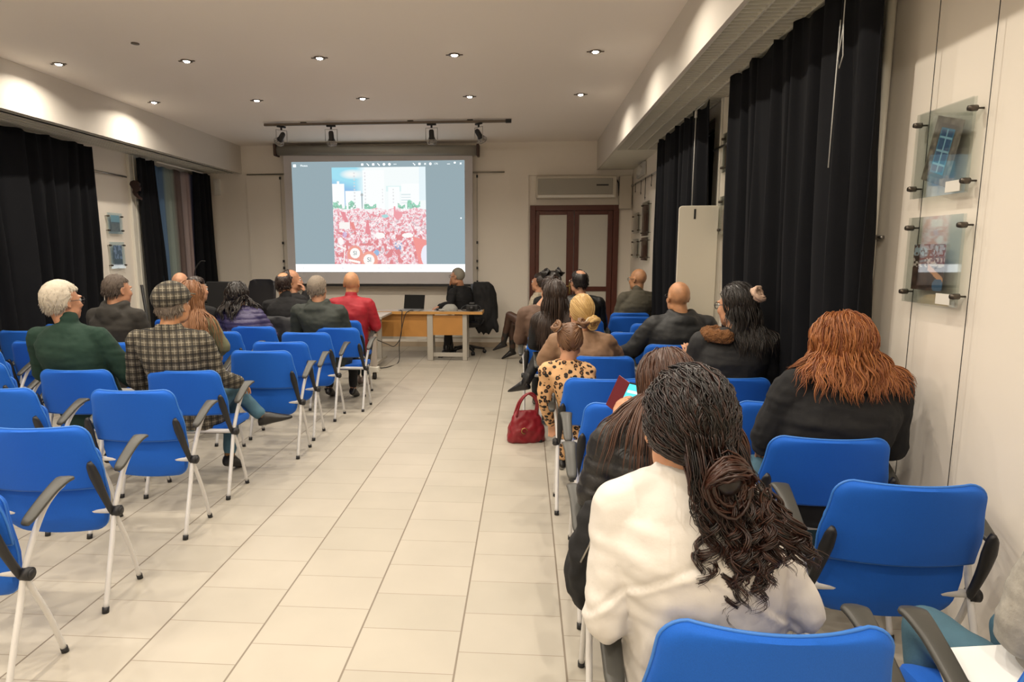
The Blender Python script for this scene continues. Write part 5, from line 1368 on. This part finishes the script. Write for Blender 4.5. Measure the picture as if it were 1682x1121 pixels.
c = person('dark haired person with a messy updo in black, ahead of the olive sweater', (-3.62, 6.72), (-3.64, 6.70, 1.26), (-.5, 0, 0), sw=.18, k=.97, shirt=m_blkcl, pants=m_blkcl)
mb, fin = add_strands(c, HAIR['dark'], [dict(N=260, L=.16, r0=.005, seed=22, comb=(0, -1, -.2), target=(0, -.10, .06), wave=.006, freq=9, offset=.014)], ('full', .018, .006)); fin()
c = person('man with a bald pale crown and glasses, half hidden by hair', (-4.15, 7.32), (-4.16, 7.30, 1.30), (.1, .25, 0), sw=.19, shirt=m_blkcl, pants=m_blkcl)
cap_hair(c, 'fringe', .006, HAIR['grey'], .001, 4); glasses(c)
c = person('woman with short black hair in a purple quilted jacket', (-3.02, 6.70), (-3.17, 6.68, 1.205), (.1, .3, .06), nb=(-3.13, 6.64, 1.03), sw=.185, bulk=1.05, k=.98,
    shirt=mat('purple puffer', (.060, .050, .125), .42, bump=.5, bscale=30, bdist=.01), g=.034, puff=.012, wr=.006, pants=m_jean, shoes=m_shoe, arms=[None, ((-2.83, 6.72, .76), (-2.93, 6.88, .64))])
mb, fin = add_strands(c, HAIR['black'], [dict(N=260, L=.27, r0=.007, seed=23, comb=(0, -.6, -.6), part=.5, wave=.012, freq=7, clump=.5, nclump=36, offset=.028)], ('full', .022, .006)); fin()
c = person('balding man in a black sweater with a dark jacket behind his back', (-2.83, 7.28), (-2.86, 7.25, 1.295), (.0, .0, 0), nb=(-2.84, 7.21, 1.09), sw=.215, bulk=1.1, skin='tan', shirt=m_blkcl, pants=m_blkcl, shoes=m_shoe, collar='high')
cap_hair(c, 'crown', .007, HAIR['dark'], .001, 5)
mb = MB(); R_ = []
for z, w, th in ((.50, .24, .05), (.62, .27, .055), (.78, .27, .05), (.90, .24, .045), (.94, .20, .03)):
    a = np.arange(28)*2*PI/28; R_.append(np.stack([np.cos(a)*w*(1+.06*np.cos(5*a+z*20)), np.sin(a)*th*(1+.2*np.cos(7*a+z*11)), 0*a+z+.02*np.sin(a*3)], 1))
o = mb.rings(R_).build('dark_jacket', cloth('slate jacket', (.020, .021, .025), .6)); o.location = (-2.82, 6.97, 0); voxelize(o, .012, 3, disp=lambda co, n: np.array([.012*mnoise.noise(Vector((p[0]*10, p[1]*10, p[2]*16))) for p in co.tolist()])); tag(o, 'dark slate jacket draped over the chair of the balding man in black', 'jacket')
c = person('man in black seen from the side beside the screen, chin in his hand', (-3.02, 7.95), (-3.03, 7.95, 1.31), (-1.15, .0, 0), nb=(-3.02, 7.93, 1.10), tyaw=-.6, sw=.19, skin='warm', shirt=m_blkcl, pants=m_blkcl, shoes=m_shoe,
    arms=[None, ((-2.80, 7.88, .88), (-2.86, 7.93, 1.16), dict(d=(-.3, .1, 1), n=(1, 0, 0), curl=.9))])
cap_hair(c, 'recede', .009, HAIR['dark'], .002, 6)
o = thing('stacking_stool', 'dark chair under the man in black beside the screen', 'chair', (-3.05, 7.92, 0), -.6)
MB().box((0, 0, .44), (.42, .42, .05)).build('seat', m_shell, o, smooth=False, bevel=.02)
for sx in (-1, 1):
    for sy in (-1, 1): MB().cyl((sx*.18, sy*.18, 0), (sx*.17, sy*.17, .42), .012, 8).build('leg', m_tube, o)
c = person('grey haired man in a dark green hooded jacket', (-2.12, 6.62), (-2.24, 6.60, 1.28), (-.05, .0, 0), nb=(-2.22, 6.56, 1.08), sw=.225, bulk=1.12, skin='warm', shirt=cloth('dark green jacket', (.022, .028, .022), .7), g=.03, collar='hood', pants=m_blkcl, shoes=m_shoe)
cap_hair(c, 'full', .010, HAIR['grey'], .001, 7)
c = person('bald man in a red jacket in the front row by the aisle', (-2.10, 7.34), (-2.065, 7.32, 1.305), (.0, .0, 0), nb=(-2.07, 7.28, 1.10), tyaw=-.05, sw=.205, bulk=1.08, skin='tan',
    shirt=cloth('red jacket', (.36, .010, .022), .62), g=.028, collar='high', pants=mat('navy trousers', (.010, .018, .024), .8), shoes=mat('pale trainers', (.35, .28, .25), .6),
    arms=[None, ((-1.80, 7.36, .80), (-1.90, 7.58, .74))], legs=[((-2.18, 7.72, .55), (-2.13, 7.66, .10), (-2.12, 7.80, .05)), ((-1.99, 7.72, .55), (-2.02, 7.60, .10), (-2.0, 7.75, .05))])
# ---------------------------------------------------------------- SPEAKER
c = person('bearded speaker in black with glasses seated at the table, turned to the screen', (-1.03, 10.28), (-1.12, 10.20, 1.275), (1.15, -.05, 0), nb=(-1.07, 10.24, 1.075), tyaw=.95, pel=(-1.0, 10.28, .56), sw=.185, bulk=1.0, skin='warm', shirt=m_blkcl, pants=mat('dark grey trousers', (.02, .02, .022), .8), shoes=m_shoe,
    arms=[((-1.22, 10.02, .84), (-1.37, 9.86, .82), dict(d=(-.4, -.3, -.15), n=(0, 0, 1), curl=.35)), ((-1.26, 10.32, .90), (-1.24, 10.24, 1.12), dict(d=(.05, -.1, 1), n=(-1, .1, 0), curl=.5))],
    legs=[((-1.24, 10.05, .54), (-1.28, 9.90, .10), (-1.36, 9.80, .05)), ((-1.30, 10.24, .54), (-1.22, 10.08, .10), (-1.32, 10.02, .05))], low=.15)
cap_hair(c, 'full', .006, HAIR['stub'], .001, 8); glasses(c)
mb = MB(); D, r = head_grid(56, 44)
lim = np.minimum(-D[:, 2]-.30, D[:, 1]+.05); lim = np.minimum(lim, np.sqrt((D[:, 0]/.28)**2+((D[:, 2]+.50)/.09)**2)-1)
mb.add((HO+D*(r+np.where(lim > 0, .007, -.02))[:, None]) @ c['R'].T+c['hc'], star_faces(56, 44)); mb.build('beard', HAIR['dark'], c['t'])
# ---------------------------------------------------------------- RIGHT BLOCK
m_wh = mat('white blouse', (.66, .63, .59), .6, noise=.04, nscale=6, bump=.3, bscale=26, bdist=.006)
c = person('woman with long curly black hair in a white blouse', (.46, 1.50), (.395, 1.50, 1.255), (-.12, -.02, .04), nb=(.385, 1.47, 1.12), pel=(.47, 1.50, .56), sw=.158, bulk=.98, skin='fair', vox=.0055,
    shirt=m_wh, g=.014, wr=.007, loose=.030, seam=(.985, 1.1), pants=m_blkcl, shoes=mat('cream shoes', (.55, .5, .42), .6), drop=.105, hem=.45,
    arms=[((.20, 1.42, .80), (.27, 1.62, .72)), ((.668, 1.45, .82), (.62, 1.66, .73))])
kc = np.array([.055, -.128, -.060])
mb, fin = add_strands(c, HAIR['curly'], [
    dict(N=1300, L=.26, r0=.0019, seed=31, comb=(.1, -1, .1), target=(.045, -.108, -.055), wave=.008, freq=13, offset=.016, clump=.30, nclump=110, step=.011, region=lambda D: D[:, 2] > -.45, sides=4, tm=.15),
    dict(N=420, L=.40, r0=.0018, seed=32, comb=(.4, -1, -.6), curl=.014, freq=13, offset=.024, clump=.6, nclump=40, drift=(0, -.1, 0), zmin=(1.02, 1.14), taper_to=(.015, -.15, .04), sides=4, tm=.25, region=lambda D: (D[:, 2] < .25)&(D[:, 1] < -.3)&(D[:, 0] > -.25))], ('full', .012, .003))
g_ = np.random.default_rng(77); sp_l = []
for q in range(58):
    u = g_.random(); xs = -.035+.13*g_.random(); zs = 1.11+.07*g_.random()
    if u < .62: xe = -.04+.12*g_.random()+.01; ze = .845+.16*g_.random()**.8+abs(xe-.02)*.5
    elif u < .90: xe = .08+.11*g_.random(); ze = .98+.07*g_.random(); xs = .04+.06*g_.random()
    else: xe = -.085+.04*g_.random(); ze = .93+.08*g_.random(); xs = -.05
    sp_l.append(((xs, -.135-.03*g_.random(), zs), (xe, -.185-.03*g_.random(), ze), -.150, .009+.008*g_.random(), .045+.025*g_.random()))
ringlets(mb, sp_l, 78)
bun(mb, c, kc, .050, 26, .0030, 34, .75)
fin()
ear = MB(); ear.ell(c['R'] @ np.array([-.084, .0, -.045])+c['hc'], .005, 8, 6); ear.build('earring', mat('pearl', (.7, .66, .6), .2), c['t'])
c = person('woman with straight brown hair in a black quilted jacket looking at her phone', (.52, 2.30), (.53, 2.33, 1.165), (.25, -.30, 0), nb=(.52, 2.27, 1.015), pel=(.53, 2.32, .55), sw=.19, bulk=1.08,
    shirt=mat('black quilted jacket', (.012, .011, .011), .45, bump=.5, bscale=26, bdist=.01), g=.034, puff=.006, collar='high', pants=m_blkcl, shoes=m_shoe,
    arms=[((.27, 2.26, .78), (.37, 2.48, .97), dict(d=(.1, .25, 1), n=(-1, -.3, 0), curl=.7)), ((.78, 2.28, .80), (.62, 2.50, .88))])
mb, fin = add_strands(c, HAIR['brown'], [dict(N=1100, L=.40, r0=.0026, sides=4, seed=41, comb=(0, -.45, -.8), part=.8, wave=.003, freq=4, clump=.3, nclump=110, offset=.016)], ('full', .014, .002)); fin()
ph = thing('smartphone', 'smartphone with a lit cyan screen in an open red case', 'phone', (.435, 2.555, 1.075), .25)
ph.rotation_euler = (.35, .25, .25)
MB().box((0, .004, 0), (.072, .008, .148)).build('body', m_dark, ph, smooth=False, bevel=.003)
MB().box((0, -.0008, 0), (.066, .001, .138)).build('screen', mat('phone screen', (0, 0, 0), .3, emis=(.10, .75, .85), estr=1.6), ph, smooth=False)
MB().box((.0, -.0016, -.03), (.056, .0006, .05)).box((0, -.0016, .035), (.056, .0006, .012)).build('message_bubbles', mat('phone white', (0, 0, 0), .3, emis=(.85, .95, 1), estr=1.5), ph, smooth=False)
MB().box((-.050, .022, 0), (.060, .004, .15), rz=-1.0).build('case_flap', mat('dark red case', (.14, .012, .02), .4), ph, smooth=False, bevel=.002)
c = person('woman with shoulder length copper red hair in a black cardigan', (1.35, 2.90), (1.435, 2.92, 1.245), (.25, -.05, 0), nb=(1.44, 2.88, 1.07), pel=(1.36, 2.92, .55), sw=.21, bulk=1.22, skin='fair', vox=.0055,
    shirt=cloth('black cardigan', (.007, .007, .008), .9), g=.035, wr=.008, pants=m_jean, shoes=m_shoe, drop=.06,
    arms=[((1.15, 2.93, .82), (1.22, 3.16, .70)), ((1.67, 2.90, .80), (1.60, 3.12, .70))])
MB().cap(c['EL'][0]+np.array([.01, .0, .03]), c['WR'][0], .062, .045, 16).build('denim_sleeve', mat('dark denim', (.018, .032, .042), .8, bump=.5, bscale=40), c['t'])
mb, fin = add_strands(c, HAIR['red'], [dict(N=1500, L=.34, r0=.0024, sides=4, seed=51, comb=(0, -.45, -.8), part=.7, wave=.009, freq=7, clump=.5, nclump=150, offset=.030, Lvar=.3, zmin=(1.02, 1.13))], ('full', .020, .004)); fin(); glasses(c)
c = person('bald man in a black jacket with a raised hood collar', (1.27, 5.62), (1.335, 5.58, 1.275), (.22, .0, 0), nb=(1.36, 5.54, 1.08), sw=.225, bulk=1.15, skin='tan',
    shirt=cloth('black hooded jacket', (.012, .013, .014), .6), g=.035, collar='hood', pants=m_blkcl, shoes=m_shoe,
    arms=[((.96, 5.62, .80), (.88, 5.84, .74)), ((1.66, 5.60, .82), (1.55, 5.78, .66))], legs=[((1.05, 5.98, .55), (1.02, 5.93, .1), (1.0, 6.06, .05)), ((1.30, 5.98, .55), (1.27, 5.80, .1), (1.24, 5.78, .05))])
glasses(c)
c = person('dark haired woman with glasses, patterned hair clip and a brown fur collar', (1.30, 4.20), (1.375, 4.18, 1.325), (.62, -.10, 0), nb=(1.37, 4.15, 1.12), sw=.20, bulk=1.1,
    shirt=cloth('black padded coat', (.010, .010, .011), .75), g=.032, pants=m_blkcl, shoes=m_shoe, arms=[((1.10, 4.22, .80), (1.18, 4.46, .90), dict(d=(-.2, .2, .9), n=(0, -1, 0), curl=.5)), None])
glasses(c)
mb, fin = add_strands(c, HAIR['black'], [dict(N=600, L=.16, r0=.003, sides=4, seed=61, comb=(0, -1, .1), target=(.0, -.115, .05), offset=.006, region=lambda D: D[:, 2] > -.15),
    dict(N=600, L=.42, r0=.003, sides=4, seed=62, comb=(0, -.8, -.5), wave=.007, freq=6, clump=.4, nclump=70, offset=.014, zmin=(.98, 1.1))], ('full', .012, .002)); fin()
mb = MB(); bun(mb, c, (.01, -.125, .055), .040, 5, .011, 63); mb.build('hair_clip', mat('patterned cream fabric', (.55, .38, .28), .7, noise=.5, nscale=45), c['t'])
mb = MB(); g_ = np.random.default_rng(5)
for q in range(13):
    a = PI*.62+q*(PI*.75/12); p = c['nb']+c['right']*math.cos(a)*.150+c['fwd']*math.sin(a)*.13+np.array([-.04, -.03, -.020]); mb.ell(p, .047, 10, 8)
o = mb.build('fur_collar', mat('brown fur', (.20, .085, .028), .95, noise=.5, nscale=30, bump=1, bscale=90, bdist=.02), c['t']); voxelize(o, .010, 2, disp=lambda co, n: np.array([.010*mnoise.noise(Vector(p)*60) for p in co.tolist()]))
MB().box((0, 0, 0), (.07, .005, .10), rz=.4, rx=-.5).build('paper_card', mat('white paper', (.85, .86, .86), .6), None, smooth=False)
o = bpy.data.objects['paper_card']; o.location = (1.235, 4.555, 1.0); tag(o, 'small white card in the hand of the woman with the fur collar', 'card')
# girl
c = person('girl in a leopard print top with two hair buns', (.36, 4.12), (.292, 4.08, 1.10), (.10, .12, -.12), nb=(.275, 4.06, .935), pel=(.40, 4.10, .53), sw=.155, bulk=.85, k=.84, skin='fair',
    shirt=m_leo, g=.020, pants=m_leo, shoes=m_shoe, arms=[((.13, 4.08, .70), (.18, 4.20, .52)), None], legs=[((.30, 4.40, .52), (.28, 4.42, .16), (.28, 4.54, .11)), ((.44, 4.40, .52), (.45, 4.42, .16), (.45, 4.54, .11))])
mb, fin = add_strands(c, HAIR['girl'], [dict(N=190, L=.26, r0=.0045, seed=71+int(s), comb=(s, -.2, .8), target=(s*.072, -.045, .105), offset=.004, step=.010, region=(lambda D, s=s: D[:, 0]*s > .03)) for s in (-1, 1)], ('full', .006, .0008))
for s in (-1, 1): bun(mb, c, (s*.082, -.045, .118), .036, 5, .008, 72+s)
fin()
mb = MB()
for s in (-1, 1):
    ctr = np.array([s*.072, -.040, .100]); mb.tube([c['R'] @ ((ctr+np.array([.024*math.cos(a)*.8, .024*math.sin(a), .010*math.cos(a)*-s]))*c['k'])+c['hc'] for a in np.linspace(0, 2*PI, 13)], .005, 6)
mb.build('hair_tie', mat('pale hair tie', (.6, .5, .45), .6), c['t'])
c = person('blonde woman with a low bun and white hair tie in a tan jacket', (.52, 4.98), (.44, 4.95, 1.205), (.12, .05, 0), nb=(.44, 4.91, 1.01), pel=(.54, 4.98, .55), sw=.19, bulk=1.1, k=.98, shirt=cloth('tan jacket', (.25, .145, .082), .7), g=.028, wr=.009, pants=m_jean, shoes=m_shoe,
    arms=[((.16, 4.98, .82), (.24, 5.18, .70)), ((.72, 5.02, .86), (.80, 5.22, .74))])
mb, fin = add_strands(c, HAIR['blonde'], [dict(N=800, L=.28, r0=.003, sides=4, seed=81, comb=(0, -1, .1), target=(.045, -.100, -.045), offset=.008, step=.011)], ('full', .010, .002)); bun(mb, c, (.05, -.115, -.05), .046, 6, .010, 82); fin()
mb = MB(); ctr = np.array([.045, -.122, -.052]); mb.tube([c['R'] @ (ctr+np.array([.030*math.cos(a), -.012, .030*math.sin(a)]))+c['hc'] for a in np.linspace(0, 2*PI, 17)], .008, 8); mb.build('hair_tie', mat('white hair tie', (.75, .66, .5), .7), c['t'])
c = person('woman with straight dark hair in black, crossed legs reaching into the aisle', (.37, 5.68), (.265, 5.66, 1.28), (.0, .0, 0), nb=(.27, 5.63, 1.09), pel=(.38, 5.70, .55), sw=.16, bulk=.95, k=.97, shirt=m_blkcl, pants=mat('black tights', (.010, .010, .011), .6), shoes=m_shoe, low=.35,
    arms=[((.07, 5.68, .84), (.16, 5.90, .78)), None], legs=[((.13, 6.04, .66), (.0, 5.98, .40), (-.15, 6.05, .36)), ((.20, 6.05, .53), (.16, 5.97, .10), (.12, 6.10, .05))])
mb, fin = add_strands(c, HAIR['dark'], [dict(N=650, L=.52, r0=.0035, sides=4, seed=91, comb=(0, -.6, -.7), part=.5, wave=.003, freq=4, clump=.3, offset=.016)], ('full', .014, .001)); fin()
c = person('woman in a brown jacket with dark hair pinned up', (.18, 6.36), (.245, 6.33, 1.285), (.35, -.1, 0), nb=(.16, 6.30, 1.09), pel=(.26, 6.38, .55), sw=.175, k=.97, shirt=cloth('brown jacket', (.11, .062, .040), .75), g=.028, pants=m_blkcl, shoes=m_shoe)
mb, fin = add_strands(c, HAIR['dark'], [dict(N=240, L=.2, r0=.006, seed=95, comb=(0, -1, .6), target=(.0, -.09, .085), offset=.012)], ('full', .012, .004)); bun(mb, c, (.02, -.085, .09), .040, 5, .010, 96); fin()
c = person('person with two black hair buns near the wooden door', (.32, 8.0), (.33, 7.98, 1.29), (.5, 0, 0), nb=(.33, 7.95, 1.09), sw=.17, k=.97, shirt=m_blkcl, pants=m_blkcl)
mb, fin = add_strands(c, HAIR['black'], [dict(N=160, L=.2, r0=.007, seed=97+s, comb=(s, 0, .8), target=(s*.075, -.01, .10), offset=.01, region=(lambda D, s=s: D[:, 0]*s > 0)) for s in (-1, 1)], ('full', .014, .002))
for s in (-1, 1): bun(mb, c, (s*.085, -.01, .105), .050, 6, .012, 99+s, .2)
fin()
c = person('balding man with glasses in a dark leather jacket near the door', (.66, 7.56), (.635, 7.56, 1.315), (.42, .0, 0), nb=(.66, 7.52, 1.11), sw=.21, bulk=1.1, skin='warm', shirt=mat('dark leather', (.010, .010, .009), .4, bump=.5, bscale=30), g=.03, pants=m_blkcl, shoes=m_shoe)
cap_hair(c, 'crown', .012, HAIR['black'], .001, 10); glasses(c, m_steel)
c = person('bald man with glasses and a beard in an olive vest by the drape', (1.34, 8.44), (1.48, 8.42, 1.31), (.75, -.05, 0), nb=(1.48, 8.39, 1.11), tyaw=.3, sw=.19, bulk=1.1, skin='tan', shirt=cloth('olive vest', (.095, .085, .060), .8), g=.03, collar='high', sleeve=0, pants=m_blkcl, shoes=m_shoe)
for i in (0, 1): MB().cap(c['SH'][i]+np.array([0, 0, -.05]), c['EL'][i], .072, .062, 14).cap(c['EL'][i], c['WR'][i], .06, .045, 14).build('sleeve', mat('dark teal sleeve', (.018, .030, .032), .7), c['t'])
glasses(c); mb = MB(); mb.add((HO+D*(r+np.where(lim > 0, .007, -.02))[:, None]) @ c['R'].T+c['hc'], star_faces(56, 44)); mb.build('beard', HAIR['dark'], c['t'])
m_tight = mat('dark sheer tights', (.060, .028, .018), .45)
c = person('woman in a striped top and black skirt sitting sideways in black ankle boots', (.22, 9.32), (.20, 9.34, 1.22), (1.0, .1, 0), nb=(.20, 9.32, 1.03), pel=(.16, 9.28, .58), tyaw=1.15, sw=.165, k=.97, skin='warm',
    shirt=mat('striped blouse', (.42, .36, .27), .7, noise=.9, nscale=30), pants=m_tight, shoes=m_shoe, low=.42,
    legs=[((-.24, 9.42, .73), (-.34, 9.62, .26), (-.50, 9.66, .20)), ((-.20, 9.50, .62), (-.20, 9.72, .12), (-.36, 9.72, .06))])

mb = MB(); mb.cap((.02, -.02, .56), (-.20, .06, .66), .135, .105, 20).cap((.02, -.02, .56), (-.16, .14, .60), .13, .10, 20); o = mb.build('skirt', m_blkcl, c['t']); voxelize(o, .012, 4)
cap_hair(c, 'full', .016, HAIR['dark'], .003, 11)
# person at the lower right corner
m_gsw = mat('pale grey wool', (.36, .34, .30), .95, noise=.3, nscale=40, bump=.5, bscale=70)
c = person('person in a pale grey wool sleeve and jeans cut by the lower right corner', (1.40, 1.46), (1.47, 1.44, 1.30), (0, 0, 0), nb=(1.45, 1.42, 1.10), pel=(1.40, 1.46, .56), sw=.19, bulk=1.0, shirt=m_gsw, g=.030, pants=m_jean, shoes=m_shoe,
    arms=[((1.215, 1.47, .775), (1.36, 1.64, .70)), None], legs=[((1.22, 1.84, .55), (1.22, 1.76, .10), (1.22, 1.90, .05)), ((1.48, 1.84, .55), (1.46, 1.76, .10), (1.46, 1.90, .05))])
cap_hair(c, 'full', .012, HAIR['brown'], .002, 12)
o = MB().box((0, 0, 0), (.22, .16, .004), rz=.15).build('white_sheet', mat('white paper', (.85, .86, .86), .6), smooth=False); o.location = (1.16, 1.48, .67); tag(o, 'white sheet on the lap at the lower right corner', 'paper')
# black hooded coat hung at the side of the phone woman's chair
mb = MB(); R_ = []
for z, w, dx, th in ((.46, .03, -.01, .03), (.50, .055, -.01, .05), (.58, .075, -.015, .07), (.68, .07, 0, .075), (.78, .05, .01, .06), (.84, .03, .015, .03)):
    a = np.arange(20)*2*PI/20; R_.append(np.stack([dx+np.cos(a)*w*(1+.15*np.cos(3*a+z*20)), np.sin(a)*th*(1+.2*np.cos(4*a+z*30)), 0*a+z], 1))
o = mb.rings(R_).build('black_coat', m_blkcl); o.location = (.225, 2.04, 0); voxelize(o, .009, 3, disp=lambda co, n: np.array([.012*mnoise.noise(Vector(p)*18) for p in co.tolist()])); tag(o, 'black coat with a zip hanging off the side of the phone user chair', 'coat')
zp = MB().tube([(.02, -.075, .80), (-.01, -.085, .72), (-.035, -.08, .66)], .004, 6).build('zip', m_steel, o)
mb = MB(); R_ = []
for z, w, th in ((.30, .06, .03), (.42, .10, .05), (.55, .09, .05), (.64, .05, .04)):
    a = np.arange(20)*2*PI/20; R_.append(np.stack([np.cos(a)*w*(1+.15*np.cos(3*a+z*20)), np.sin(a)*th, 0*a+z], 1))
o = mb.rings(R_).build('black_bag', m_blkcl); o.location = (.40, 1.62, -.28); tag(o, 'black bag on the floor under the woman in white', 'bag')
# ================================================================ LIGHT AND VIEW
w = bpy.data.worlds.new('night'); SC.world = w; w.use_nodes = True
w.node_tree.nodes['Background'].inputs['Color'].default_value = (.02, .02, .025, 1)
w.node_tree.nodes['Background'].inputs['Strength'].default_value = .2
SC.view_settings.view_transform = 'Standard'; SC.view_settings.look = 'None'
SC.view_settings.gamma = 1; SC.view_settings.use_curve_mapping = False
SC.view_settings.exposure = .0
for pr in proto:
    if not used[pr]: pass
